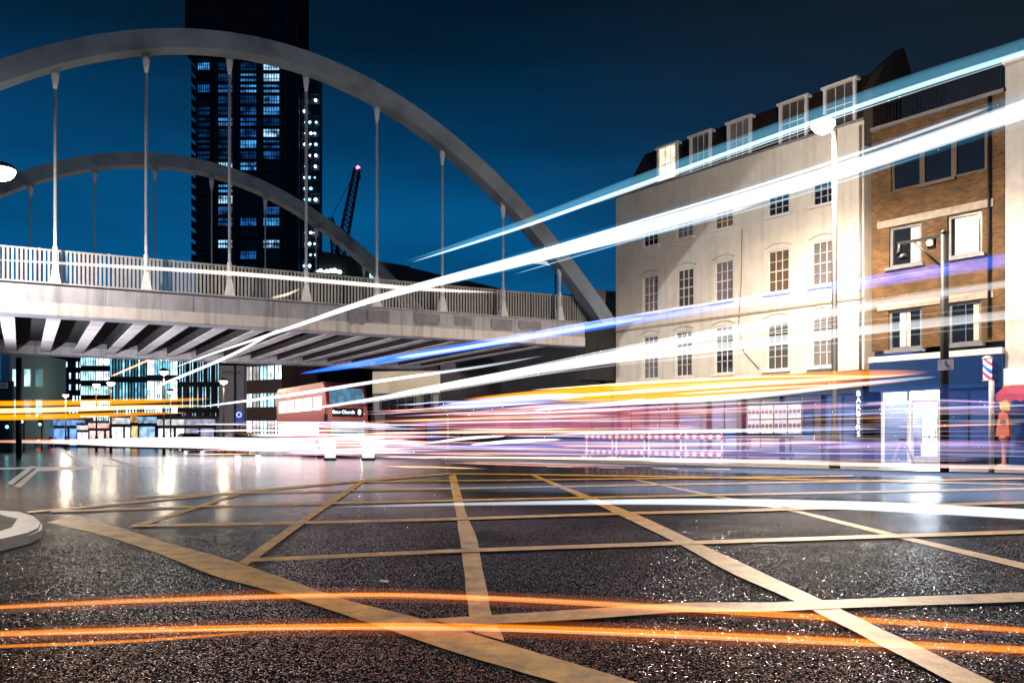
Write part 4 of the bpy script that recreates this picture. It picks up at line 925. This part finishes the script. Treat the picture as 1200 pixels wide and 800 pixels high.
# unlit twin-armed lamp on the bridge, arms glowing in place of reflected light
tl = P3(651, 312, 43.6); base = tl.copy(); base.z = 7.2
t = empty('twin_lamp', base, math.atan2(BD.y, BD.x), 'white twin winged lamp head raised over the right end of bridge', 'lamp')
hh = tl.z - 7.2
mb = MB(); mb.tube([(0, 0, 0), (0, 0, hh)], [.07, .05], 8); mb.build('post', M_post, t)
for sx in (-1, 1):
    mb = MB(); mb.prism([(sx * .05, -.12, hh), (sx * .8, -.16, hh + .12), (sx * 1.55, -.03, hh + (.02 if sx < 0 else -.12)), (sx * 1.55, .03, hh + (.02 if sx < 0 else -.12)), (sx * .8, .16, hh + .12), (sx * .05, .12, hh)], (0, 0, .07)); mb.build('arm', glow('lamp_wing_glow', (.9, .9, .95), .6), t)
# black bracket post in front of the brick house
pb = P3(1107, HZ, 24.5)
bk = empty('bracket_post', (pb.x, pb.y, .1), FRZ, 'black post with bracket arm and hanging lantern before brick house', 'post')
zt = P3(1107, 274, 24.5).z - .1; mb = MB(); mb.tube([(0, 0, 0), (0, 0, zt)], [.13, .11], 12); mb.lathe((0, 0, zt), [(.11, 0), (.14, .03), (.05, .12)], 12); mb.build('post', M_black, bk)
ln = 1.45; mb = MB(); mb.box((-ln, -.04, zt - .08), (0, .04, zt)); mb.tube([(-.09, 0, zt - 1.0), (-ln * .62, 0, zt - .1)], .035, 6); mb.build('bracket', M_black, bk)
mb = MB(); mb.lathe((-ln + .08, 0, zt - .42), [(.05, .34), (.07, .2), (.09, .12), (.12, 0)], 10); mb.lathe((-ln + .22, -.05, zt - .62), [(.05, 0), (.16, .03), (.14, .14), (.06, .22)], 10); mb.build('lantern', M_black, bk)
# small plate sign on the post
sp_ = P3(1105, 428, 24.2); ps = empty('post_sign', (sp_.x - .02, sp_.y - .18, sp_.z), FRZ, 'small lilac plate sign fixed to the black post above the shopfront', 'sign')
mb = MB(); mb.box((-.22, -.02, -.16), (.22, .02, .16)); mb.build('plate', mat('plate_lilac', (.5, .45, .6), .4), ps)
mb = MB(); mb.tube([(-.02, -.03, .08), (.02, -.03, .11), (.05, -.03, .05), (.0, -.03, 0), (.06, -.03, -.04), (.14, -.03, -.05)], .014, 5); mb.build('emblem', M_black, ps)
# vertical BARBERS sign
bz = empty('vertical_sign', (*fac(tf(1012), -.4), 0), FRZ, 'slim dark upright sign reading BARBERS in white letters', 'sign')
z1, z0 = fz(1012, 456), fz(1012, 514); mb = MB(); mb.box((-.16, 0, z0), (.16, .08, z1)); mb.box((-.03, .082, (z0 + z1) / 2 - .05), (.03, .35, (z0 + z1) / 2 + .05)); mb.build('board', M_navy, bz)
hl = (z1 - z0 - .1) / 7
for i, ch_ in enumerate('BARBERS'): text(ch_, hl * 1.15, glow('sign_letter', (.95, .95, 1), 1.6), bz, (0, -.012, z1 - .05 - hl * (i + .5)), name='letter')
# barber pole
bpx = fac(tf(1163), -.45); bpz0, bpz1 = fz(1163, 447), fz(1163, 420)
bpole = empty('barber_pole', (bpx[0], bpx[1], bpz0), FRZ, 'barber pole with red and blue spiral stripes above shop corner', 'barber pole'); Hb = bpz1 - bpz0
mp_ = bpy.data.materials.new('barber_stripes'); mp_.use_nodes = True; n_ = mp_.node_tree.nodes; l_ = mp_.node_tree.links
tc_ = n_.new('ShaderNodeTexCoord'); sx_ = n_.new('ShaderNodeSeparateXYZ'); l_.new(tc_.outputs['Object'], sx_.inputs[0]); ma = n_.new('ShaderNodeMath'); ma.operation = 'MULTIPLY_ADD'; l_.new(sx_.outputs['X'], ma.inputs[0]); ma.inputs[1].default_value = 1.0; l_.new(sx_.outputs['Z'], ma.inputs[2])
mm = n_.new('ShaderNodeMath'); mm.operation = 'MULTIPLY'; l_.new(ma.outputs[0], mm.inputs[0]); mm.inputs[1].default_value = 1.9; fr_ = n_.new('ShaderNodeMath'); fr_.operation = 'FRACT'; l_.new(mm.outputs[0], fr_.inputs[0])
rp = n_.new('ShaderNodeValToRGB'); rp.color_ramp.interpolation = 'CONSTANT'; l_.new(fr_.outputs[0], rp.inputs[0]); e_ = rp.color_ramp.elements; e_[0].color = (.85, .87, .95, 1); e_[1].position = .25; e_[1].color = (.7, .06, .12, 1)
for p_, c_ in ((.5, (.85, .87, .95, 1)), (.72, (.03, .12, .55, 1))): q_ = e_.new(p_); q_.color = c_
pp = n_['Principled BSDF']; l_.new(rp.outputs[0], pp.inputs['Base Color']); l_.new(rp.outputs[0], pp.inputs['Emission Color']); pp.inputs['Emission Strength'].default_value = .9
mb = MB(); mb.lathe((0, 0, .05), [(.14, 0), (.14, Hb - .1)], 16); mb.build('striped_cylinder', mp_, bpole)
mb = MB(); mb.lathe((0, 0, 0), [(.17, 0), (.17, .045)], 14); mb.lathe((0, 0, Hb - .045), [(.17, 0), (.17, .045), (.06, .12)], 14); mb.build('caps', M_sash, bpole)
mb = MB(); mb.box((-.03, .15, Hb / 2 - .04), (.03, .24, Hb / 2 + .04)); mb.build('bracket', M_black, bpole)
# grey slender pole before the shop corner
gpz = P3(1162, HZ, 23.5); mb = MB(); mb.tube([(0, 0, 0), (0, 0, P3(1162, 450, 23.5).z)], .075, 10)
o = mb.build('signal_pole', mat('pole_pale', (.45, .42, .42), .4)); o.location = (gpz.x, gpz.y, .1); tag(o, 'pale slender pole below the barber pole at the shop corner', 'pole')
# shop toys as plain shapes: orange hooded collection figure and yellow hanging cut-out
cbx = fac(tf(1183), -.6); cbp = empty('charity_box', (cbx[0], cbx[1], .11), FRZ, 'salmon pink birdhouse shaped cabinet with round hole by shop door', 'cabinet')
mb = MB(); mb.prism([(-.2, -.12, 1.1), (.24, -.12, 1.1), (.2, -.12, 1.85), (.05, -.12, 2.02), (-.08, -.12, 1.9)], (0, .24, 0)); mb.build('hood', mat('salmon', (.6, .16, .10), .4), cbp)
mb = MB(); mb.prism([(.05 + .1 * math.cos(k * math.pi / 6), -.14, 1.58 + .1 * math.sin(k * math.pi / 6)) for k in range(12)], (0, .018, 0)); mb.build('round_hole', M_black, cbp)
mb = MB(); mb.lathe((.03, 0, 0), [(.22, 0), (.2, .1), (.07, .15), (.07, .9), (.16, 1.0), (.16, 1.1)], 12); mb.build('stand', mat('salmon_dark', (.4, .14, .14), .4), cbp)
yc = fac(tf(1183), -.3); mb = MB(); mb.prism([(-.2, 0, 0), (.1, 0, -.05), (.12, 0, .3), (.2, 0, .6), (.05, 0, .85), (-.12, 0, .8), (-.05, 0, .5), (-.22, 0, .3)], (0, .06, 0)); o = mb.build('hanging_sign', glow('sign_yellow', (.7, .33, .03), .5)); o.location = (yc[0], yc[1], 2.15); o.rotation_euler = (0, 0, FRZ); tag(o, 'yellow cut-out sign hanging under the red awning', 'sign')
# A-board
ab_ = fac(tf(1075), -1.2); a_b = empty('sandwich_board', (ab_[0], ab_[1], .115), FRZ + .2, 'grey sandwich board standing open outside the bright doorway', 'sandwich board')
for sg_ in (-1, 1):
    mb = MB(); mb.hexa([(sg_ * .42 - .05, -.02, 0), (sg_ * .42 + .05, -.02, 0), (sg_ * .42 + .05, .02, 0), (sg_ * .42 - .05, .02, 0), (sg_ * .05 - .05, -.02, .95), (sg_ * .05 + .05, -.02, .95), (sg_ * .05 + .05, .02, .95), (sg_ * .05 - .05, .02, .95)]); mb.build('leg', mat('board_grey', (.3, .3, .38), .4), a_b)
mb = MB(); mb.box((-.12, -.03, .93), (.12, .03, 1.0)); mb.build('hinge', M_black, a_b)
# lit poster case on the pavement before the white house
pc = fac((tf(881) + tf(945)) / 2, -.35); pw = tf(945) - tf(881)
case = empty('poster_case', (pc[0], pc[1], 0), FRZ, 'row of pale printed posters in a dark case on the shopfront', 'poster case')
pz0, pz1 = 1.3, fz(912, 474)
mb = MB(); mb.box((-pw / 2 - .06, 0, pz0 - .06), (pw / 2 + .06, .09, pz1 + .06)); mb.build('backing', M_navy, case)
rp_ = random.Random(5)
for i in range(4):
    for j in range(2):
        x0 = -pw / 2 + pw * i / 4 + .04; x1 = -pw / 2 + pw * (i + 1) / 4 - .04; zz0 = pz0 + (pz1 - pz0) * j / 2 + .03; zz1 = pz0 + (pz1 - pz0) * (j + 1) / 2 - .03
        mb = MB(); mb.box((x0, -.02, zz0), (x1, -.003, zz1)); po = mb.build('poster', glow('poster_paper%d' % (i % 3), ((.42, .38, .44), (.5, .44, .42), (.36, .36, .46))[i % 3], .45, .5, 4), case)
        mb = MB()
        for q in range(3): cx_ = x0 + (x1 - x0) * (q + .5) / 3; mb.prism([(cx_ + .09 * math.cos(k * math.pi / 5), -.028, zz0 + .55 * (zz1 - zz0) + .11 * math.sin(k * math.pi / 5)) for k in range(10)], (0, .006, 0))
        mb.build('print', mat('poster_print', (.16, .12, .16), .6), po)
# red and white barriers along the kerb
def barrier(u0, u1, label):
    k0, k1 = (u0 - CX) / F, (u1 - CX) / F
    a = Vector(fac(tf(u0), -2.4)); b = Vector(fac(tf(u1), -2.4))
    d = b - a; t = empty('barrier', (a.x, a.y, .115), math.atan2(d.y, d.x), label, 'barrier', 'striped barriers along the kerb'); L_ = d.length - .06
    Mr = mat('barrier_red', (.5, .04, .06), .4); Mw = mat('barrier_white', (.75, .72, .72), .4)
    for z0_, z1_ in ((.95, 1.17), (.18, .40)):
        mb = MB(); mb.box((0, 0, z0_), (L_, .05, z1_)); bd = mb.build('plank', Mr, t)
        mb = MB(); n = 5
        for q in range(n): x = L_ * (q + .25) / n; mb.box((x, -.006, z0_ + .01), (x + L_ / n * .5, .056, z1_ - .01))
        mb.build('white_blocks', Mw, bd)
    for x in (.08, L_ - .14):
        mb = MB(); mb.box((x, .053, 0), (x + .06, .1, 1.25)); mb.box((x - .02, -.25, -.0), (x + .08, .4, .07)); mb.build('foot_post', Mw, t)
us = [722, 757, 795, 838, 886]
for i, lab in enumerate(('red and white barrier nearest the bridge, at the house corner', 'red and white barrier second from the bridge', 'red and white barrier third from the bridge', 'red and white barrier left of the poster case')): barrier(us[i], us[i + 1], lab)
# illuminated keep-left bollards
for (u0, u1, v0, v1, lab) in ((381, 393, 515, 539, 'white lit traffic bollard before the front of the bus, left of two'), (425, 438.5, 513, 539, 'white lit traffic bollard right of the bus front')):
    p = G((u0 + u1) / 2, v1); w_ = (u1 - u0) / F * p.y / 2; h_ = CAMH + (HZ - v0) / F * p.y
    t = empty('bollard', p, 0, lab, 'bollard', 'lit traffic bollards'); mb = MB(); mb.prism([(-w_, -.12, .12), (w_, -.12, .12), (w_, -.12, h_ * .93), (w_ * .75, -.12, h_), (-w_ * .75, -.12, h_), (-w_, -.12, h_ * .93)], (0, .24, 0)); mb.build('body', glow('bollard_white', (.85, .82, .76), .75), t, bevel=.02)
    mb = MB(); mb.box((-w_ * 1.1, -.16, 0), (w_ * 1.1, .16, .118)); mb.build('base', M_black, t)
# traffic signals far left
for u, v, Y, lab in ((28, 494, 62, 'traffic signal showing green before the teal house, middle of three'), (49, 497, 70, 'traffic signal showing green at right end of teal house'), (11, 500, 60, 'traffic signal showing green nearest the left edge')):
    p = P3(u, v, Y); t = empty('traffic_signal', (p.x, p.y, 0), 0, lab, 'traffic light', 'traffic signals beyond the bridge')
    mb = MB(); mb.tube([(0, 0, 0), (0, 0, p.z + .9)], .06, 8); mb.build('post', M_post, t)
    mb = MB(); mb.box((-.16, -.28, p.z - .25), (.16, -.06, p.z + .85)); hd2 = mb.build('housing', M_black, t)
    for q, (m_, zz) in enumerate(((glow('signal_green', (.1, .95, .85), 14), 0), (mat('signal_off_amber', (.1, .05, .01), .3), .32), (mat('signal_off_red', (.1, .01, .01), .3), .62))):
        mb = MB(); mb.prism([(.11 * math.cos(k * math.pi / 6), -.30, p.z + zz + .11 * math.sin(k * math.pi / 6)) for k in range(12)], (0, .018, 0)); mb.build('lens', m_, hd2)
p = P3(22, HZ, 48); mb = MB(); mb.tube([(0, 0, 0), (0, 0, P3(22, 419, 48).z)], .16, 10); o = mb.build('lamp_column', M_black); o.location = (p.x, p.y, 0); tag(o, 'thick black column in front of the teal corner house', 'column')
# terrace railing on the brick house roof
rr_ = empty('roof_railing', (*fac(bA + .3, .5), ZB + .142), FRZ, 'thin black railing along the roof edge of the brick house', 'railing')
Lr = bB - bA - .5; mb = MB(); mb.box((0, 0, 1.02), (Lr, .04, 1.07)); mb.box((0, 0, .1), (Lr, .04, .14)); x = 0
while x < Lr: mb.box((x, .01, .0), (x + .025, .03, 1.02)); x += .13
mb.build('bars', M_black, rr_)
rb = empty('roof_room', (*fac(bA + .2, 2.2), ZB + .0), FRZ, 'low dark rooftop room behind the roof railing of the brick house', 'roof room')
mb = MB(); mb.box((0, 0, .002), (Lr, 4, 2.6)); mb.build('wall', mat('roof_room_blue', (.02, .035, .06), .5), rb)

p = G(450, 682); mb = MB(); mb.prism([(-.035, -.01, .0), (.03, -.014, .0), (.038, .012, .0), (-.03, .014, .0)], (0, 0, .012)); o = mb.build('litter', M_sash); o.location = (p.x, p.y, .006); o.rotation_euler = (0, .12, .1); tag(o, 'small white scrap of litter on the black road left of centre line', 'litter')
# ------------------------------------------------------------------ light streaks (real glowing tubes along the vehicles' paths)
def plane_pt(u, v, off):
    k = (u - CX) / F; X0 = 4.85 + off; Y = (X0 + .62 * 7.55) / (k + .62); return P3(u, v, Y)
def catmull(p, n):
    out = []; m = len(p)
    for i in range(m - 1):
        p0 = p[max(0, i - 1)]; p1 = p[i]; p2 = p[i + 1]; p3 = p[min(m - 1, i + 2)]
        for k in range(n):
            t = k / n; out.append(.5 * ((2 * p1) + (p2 - p0) * t + (2 * p0 - 5 * p1 + 4 * p2 - p3) * t * t + (3 * p1 - p0 - 3 * p2 + p3) * t ** 3))
    return out + [p[-1]]
TG = 'long glowing light trails left by passing traffic'
SR = random.Random(21)
def streak(pts, col, L, label, off=0.0, Y=None, flat=1.0, fade=(False, False), zground=None, n=6, strands=0, spread=1.6, scol=None):
    o = tube_of(pts, col, L, off, Y, flat, fade, zground, n, 'light_trail', None)
    tag(o, label, 'light trail', TG)
    for k in range(strands):
        a = SR.uniform(0, .45); b = SR.uniform(.55, 1); d = SR.uniform(-spread, spread); w = SR.uniform(.06, .2)
        D = dense([(u, v) for u, v, r in pts], 24); rr = [r for u, v, r in pts]
        def rad(i): x = i / 23 * (len(rr) - 1); j = min(len(rr) - 2, int(x)); return rr[j] + (rr[j + 1] - rr[j]) * (x - j)
        q = [(D[i][0], D[i][1] + d * rad(i), max(.35, rad(i) * w)) for i in range(int(a * 23), int(b * 23) + 1, 3)]
        if len(q) > 2: tube_of(q, scol or tuple(.5 * c + .4 for c in col), L * SR.uniform(.25, .7), off - .03, Y, flat, fade, zground, 4, 'strand', o)
    return o
def tube_of(pts, col, L, off, Y, flat, fade, zground, n, name, par):
    """pts: (u, v, half thickness in px); the path runs in the vertical plane of a traffic lane, or at a constant depth"""
    q = []
    for u, v, r in pts:
        if zground is not None: p = G(u, v, zground)
        elif Y is not None: p = P3(u, v, Y(u) if callable(Y) else Y)
        else: p = plane_pt(u, v, off)
        q.append((p, r * p.y / F))
    P = catmull([a for a, b in q], n); R = catmull([Vector((b, 0, 0)) for a, b in q], n); R = [max(.002, r.x) for r in R]
    m = len(P)
    for i in range(m):
        if fade[0] and i < m * .3: R[i] *= .05 + .95 * i / (m * .3)
        if fade[1] and i > m * .7: R[i] *= .05 + .95 * (m - 1 - i) / (m * .3)
    for i in range(m):
        e = min(i, m - 1 - i) / max(1, m * .10)
        if e < 1: R[i] *= .02 + .98 * math.sqrt(e)
    rm = sorted(R)[int(m * .7)]
    mb = MB(); mb.tube(P, [r * flat for r in R], 12, r2=R)
    return mb.build(name, lightgas(tuple(col), L / (2 * rm * flat)), par)
WHT = (.92, .97, 1); CYN = (.18, .62, .9); BLU = (.03, .17, 1); ORA = (1, .31, .0); AMB = (1, .62, .25); PNK = (.85, .35, .40); VIO = (.42, .36, .85)
streak([(1260, 108, 13), (1200, 128.5, 11.5), (960, 208, 9), (722, 276, 7.5), (600, 308, 6.5), (440, 350, 3.5), (340, 384, 2.0), (250, 414, 1.0), (200, 432, .6)], WHT, 1.15, 'thickest white light trail crossing from top right edge down to the bridge deck', strands=9, spread=1.5)
streak([(1260, 110, 6.5), (1200, 130, 6), (960, 209, 5), (722, 277, 4.2), (600, 309, 3.5), (440, 351, 2), (340, 384.5, 1)], WHT, 3.4, 'bright core inside the thickest white light trail')
streak([(1260, 103, 22), (1200, 126, 20), (960, 206, 16), (722, 275, 12), (600, 308, 9), (480, 341, 3)], (.05, .35, .6), .28, 'wide dim blue glow around the thickest white light trail')
streak([(1260, 42, 4), (1200, 62, 3.5), (1000, 127, 3), (735, 222, 2.4), (600, 270, 1.8), (480, 308, .8)], (.55, .85, 1), 1.2, 'thin pale blue light trail highest in the picture, over the dormers', strands=5, spread=3)
streak([(1260, 32, 11), (1200, 55, 10), (1000, 120, 9), (735, 216, 6), (600, 266, 4), (470, 308, 1)], CYN, .30, 'broad soft blue light trail around the highest thin one')
streak([(1250, 318, 4.5), (1200, 329, 4.5), (1014, 359, 5), (727, 413, 5), (560, 446, 4), (440, 467, 2.2), (330, 484, 1)], WHT, .75, 'white light trail upper of the pair across the white house second storey', strands=8, spread=2)
streak([(1250, 360, 6), (1200, 367, 6), (1014, 387, 6), (740, 418, 5), (600, 437, 4), (430, 468, 1.5)], WHT, .6, 'white light trail lower of the pair above the shop fascia', strands=8, spread=2)
streak([(1250, 290, 10), (1200, 301, 9), (1014, 331, 8), (860, 356, 6), (720, 378, 6), (580, 401, 5), (430, 425, 4), (350, 438, 2)], BLU, .75, 'broad deep blue light trail across the brick house and the girder end', strands=7, spread=1.0)
streak([(760, 371, 3), (640, 391, 3), (560, 405, 2.5), (460, 420, 2)], (.5, .6, 1), .7, 'thin lilac streak inside the deep blue light trail')
streak([(1100, 176, 1.2), (900, 240, 1.2), (740, 282, 1.0), (600, 322, .8)], (.4, .7, .95), .4, 'hairline blue light trail just below the thickest white one')
# amber band
for i, (pts, c, L, lab) in enumerate((
    ([(1092, 435, 1), (1014, 439, 6), (900, 444, 6.5), (740, 453, 6), (620, 462, 4), (540, 468, 1)], ORA, 1.2, 'upper orange light trail of the amber band over the shop fascias'),
    ([(1070, 446, 1.5), (900, 455, 6.5), (740, 465, 6.5), (640, 466, 4)], ORA, 1.2, 'lower orange light trail of the amber band over the shop fascias'),
    ([(1090, 437, .8), (900, 448, 1.6), (740, 459, 1.8), (600, 468, 1.4), (520, 473, .6)], (1, .82, .55), 1.4, 'thin yellow white streak through the middle of amber band'),
    ([(1060, 441, .8), (900, 441, 1.0), (740, 449, 1.1), (620, 457, .6)], (1, .80, .5), 1.0, 'thin yellow streak along the top of amber band'))):
    streak(pts, c, L, lab, off=.25 * i, strands=5, spread=1.3, scol=(1, .75, .45))
streak([(1100, 441, 1.5), (1014, 449, 2.5), (860, 466, 3.0), (740, 472, 2.6), (620, 480, 1.4)], (.85, .86, 1), .9, 'white lilac light trail under the amber band')
streak([(690, 463, 2), (640, 466, 5.5), (560, 473, 6), (510, 477, 2)], (.45, .5, 1), .8, 'short violet smear of light at the left end of amber band')
streak([(1010, 473, 1.2), (860, 478, 1.5), (730, 485, 1.2)], (.9, .25, .22), .7, 'thin red light trail level with the top of the posters')
streak([(1190, 473, 1.3), (1100, 469, 1.4), (1010, 473, 1.4)], (.85, .5, .85), .7, 'thin pink light trail crossing the bright doorway')
streak([(1040, 502, 1.2), (900, 504, 2.2), (760, 506, 2.2), (640, 509, 1)], (.62, .7, 1), 1.0, 'pale blue light trail along the upper barrier boards')
streak([(780, 505, 1.2), (640, 505.5, 1.4), (500, 506, 1)], AMB, .9, 'thin amber light trail at waist height under the bridge')
streak([(1010, 517.5, 1.2), (860, 520, 2), (720, 522, 1.8), (640, 521, .6)], (1, .42, .15), .9, 'orange light trail between the two barrier boards')
streak([(660, 514.5, 1), (600, 517, 2.3), (550, 521, 1)], WHT, 1.3, 'short white light trail below the boarded hoarding')
streak([(594, 510.5, 1), (550, 513, 1.8), (500, 519, .8)], WHT, 1.2, 'short white light trail left of the boarded hoarding foot')
streak([(1260, 550, 2.5), (1200, 548, 2.5), (1000, 543.5, 2.5), (800, 538.5, 2.2), (600, 536, 1.4), (450, 535, .8)], (1, .70, .58), .9, 'pale orange light trail low along the kerb on the right')
streak([(1200, 521, 2.5), (1060, 520, 3), (960, 524, 2)], (.75, .4, .75), .5, 'pink light trail before the shops right of BARBERS sign')
streak([(1200, 496, 1.2), (1090, 499, 1.6), (1050, 500, .8)], (1, .45, .3), .8, 'thin coral light trail before the navy shop window')
streak([(760, 466.5, 1), (700, 474, 1.4), (624, 481, 1)], WHT, 1.1, 'thin white light trail under the orange ones at bridge end')
# soft coloured smears left by the bodies of buses
streak([(1000, 493, 6), (850, 493, 16), (700, 492, 18), (560, 494, 16), (450, 498, 8)], (.80, .22, .32), .27, 'dim broad red smear of a passing bus before the boarded hoarding', fade=(True, True), off=.6, flat=.35)
streak([(1230, 526, 12), (1000, 527, 14), (800, 526, 13), (600, 524, 10), (440, 523, 6)], (.40, .38, .95), .3, 'dim broad violet smear low across the shopfronts', fade=(False, True), off=.9, flat=.35)
streak([(1230, 465, 10), (1120, 466, 18), (960, 474, 15), (820, 480, 8)], (.05, .16, .62), .16, 'dim broad blue smear before the barber shop', fade=(False, True), off=.3, flat=.3)
streak([(560, 524, 4), (480, 522, 10), (380, 523, 11), (300, 524, 9), (200, 524, 5)], (.95, .65, .68), .45, 'dim pink glow added across the lower half of the bus to pale it', fade=(True, True), Y=44, flat=.35)  # glowing haze added in front of the solid bus to pale it
streak([(1240, 560, 3), (1100, 557, 4), (900, 552, 3.5), (760, 549, 2)], (.5, .62, 1), .4, 'faint blue light trail just in front of the kerb on the right', zground=.12)
# traffic on the far left
for pts, c, L, lab in (([(-40, 473, 3.4), (60, 472, 3.4), (160, 470, 3.2), (250, 467, 1.2)], ORA, 1.5, 'top orange light trail at left edge under the bridge'),
                       ([(-40, 482, 3.2), (60, 480, 3.2), (160, 477, 2.8), (245, 475, 1)], AMB, 2.0, 'middle yellow light trail at left edge under the bridge'),
                       ([(-40, 489, 3.8), (60, 488, 3.6), (150, 485, 2.6), (220, 483, 1)], ORA, 1.5, 'bottom orange light trail at left edge under the bridge')):
    streak(pts, c, L, lab, Y=27.5)
streak([(-30, 518, 2.5), (60, 518, 3.5), (150, 518, 5.5), (240, 518.5, 7), (320, 521, 7), (400, 523, 5), (460, 525, 3)], (1, .95, .96), 2.4, 'broad white blaze of headlights low under the bridge', Y=50, flat=.3, fade=(True, True))
streak([(-20, 517, 1.2), (60, 516, 1.6), (200, 515, 1.6), (330, 514, 1)], (1, .3, .18), 1.1, 'thin red tail light trail above the headlight blaze', Y=58)
streak([(228, 395, .6), (180, 419, 1.0), (130, 441, .8)], (1, .18, .08), 1.0, 'short red light trail slanting under the bridge beams')
streak([(330, 384, 1.2), (262, 420, 1.6), (185, 452, 1.2)], WHT, .9, 'white light trail slanting down under the bridge beams at left', off=-1.2)
streak([(230, 477, .6), (330, 464, 1.8), (440, 447, 2.0), (560, 430, 1.6), (640, 416, .6)], (.8, .9, 1), .8, 'white light trail curving past the lettered end wall', off=-.8)
# glowing line floating just in front of the parapet railing
def bridge_pt(u, v, w):
    k = (u - CX) / F; q = BP + BB * w; s = (k * q.y - q.x) / (BD.x - k * BD.y); return (q + BD * s).y
streak([(-30, 303, 1.2), (120, 311, 2.0), (280, 321, 2.6), (400, 331, 2.6), (500, 339, 2.2), (590, 343, .8)], (1, .90, .78), 1.6, 'warm white light trail running along the bridge railing', Y=lambda u: bridge_pt(u, 0, -.35))
streak([(318, 349, 1.2), (336, 345, 1.8), (352, 338, .8)], (1, .86, .66), 1.0, 'short warm gleam of light at the foot of bridge railing', Y=lambda u: bridge_pt(u, 0, -.3))
# low streaks close to the road
streak([(380, 594, .8), (560, 590, 2), (800, 587.5, 4), (1000, 592, 5.5), (1200, 602, 6.5), (1260, 606, 7)], (.78, .88, 1), 1.7, 'white glowing streak placed as a reflection on the wet road on the right', zground=.3)  # glowing tube stands in for light mirrored in the wet road
streak([(420, 571, 2), (700, 571, 7), (1000, 573, 12), (1260, 579, 16)], (.42, .62, 1), .26, 'broad dim blue glow added low over the road as its sheen on the right', zground=.3)  # glow added above the asphalt in place of a blue sheen
streak([(-60, 716, 8), (200, 702, 8.5), (420, 696.5, 9), (700, 707, 9.5), (950, 722, 10), (1280, 744, 9)], (1, .2, .0), .14, 'soft orange glow around the upper near road trail', zground=.06)
streak([(-60, 746, 10), (300, 736, 11), (550, 735, 11), (850, 746, 12), (1280, 766, 11)], (1, .2, .0), .16, 'soft orange glow around the lower near road trail', zground=.06)
ORG = (1, .27, .01)
streak([(-60, 716, 2.5), (0, 711, 2.5), (200, 702, 2.8), (420, 696.5, 3.0), (560, 700, 3.0), (700, 707, 3.2), (950, 722, 3.6), (1200, 738, 3.4), (1280, 744, 3)], ORG, 1.0, 'upper orange light trail arcing low across the near road', zground=.05, strands=4, spread=1.2)
streak([(-60, 745, 3.4), (0, 742, 3.4), (300, 735, 4.0), (550, 734, 4.2), (850, 745, 4.6), (1200, 761, 4.4), (1280, 765, 4)], ORG, 1.1, 'lower orange light trail arcing low across the near road', zground=.05, strands=4, spread=1.2)
streak([(-60, 762, 1.5), (0, 757, 2), (150, 751, 2), (300, 740, 1.2)], ORG, .8, 'faint third orange light trail at lower left of the road', zground=.04)

# countless fine streaks at street level: one mass
mbf = {}
fr = random.Random(31)
FCOL = [((.9, .92, 1), 1.1), ((.55, .62, 1), 1.0), ((1, .40, .35), .9), ((1, .55, .2), .9), ((.8, .45, .75), .8)]
for k in range(330):
    ci = fr.randrange(len(FCOL)); u0 = fr.uniform(420, 1120) if k < 230 else fr.uniform(200, 430); ln_ = fr.uniform(50, 300); v0 = fr.uniform(474, 546) if fr.random() < .8 else fr.uniform(476, 486); r = fr.uniform(.35, 1.0)
    sl = (v0 - 511) / (u0 + 300) * (1 if v0 < 511 else 1); sl = -abs(sl) * 1.2 if v0 < 511 else sl * .7
    off = fr.uniform(-.5, 1.2) + k * .002
    if k >= 230: v0 = fr.uniform(494, 533); ln_ *= .7; sl = (v0 - 511) / 900
    P = [plane_pt(u0 + ln_ * q / 4, v0 + sl * ln_ * q / 4 + (fr.uniform(-.5, .5) if q else 0), off) for q in range(5)]
    if k >= 230: P = [P3(u0 + ln_ * q / 4, v0 - .6 * q * sl * 10, 41 + (k - 230) * .03) for q in range(5)]
    rr = [r * p.y / F * (.05, 1, 1, 1, .05)[q] for q, p in enumerate(P)]
    mbf.setdefault(ci, MB()).tube(P, rr, 6)
for ci, m_ in mbf.items():
    c, L = FCOL[ci]; o = m_.build('fine_light_streaks', lightgas(c, L / .05)); tag(o, ('dense veil of hair thin white light streaks at street level', 'dense veil of hair thin blue light streaks at street level', 'dense veil of hair thin red light streaks at street level', 'dense veil of hair thin orange light streaks at street level', 'dense veil of hair thin pink light streaks at street level')[ci], 'light streaks', kind='stuff')
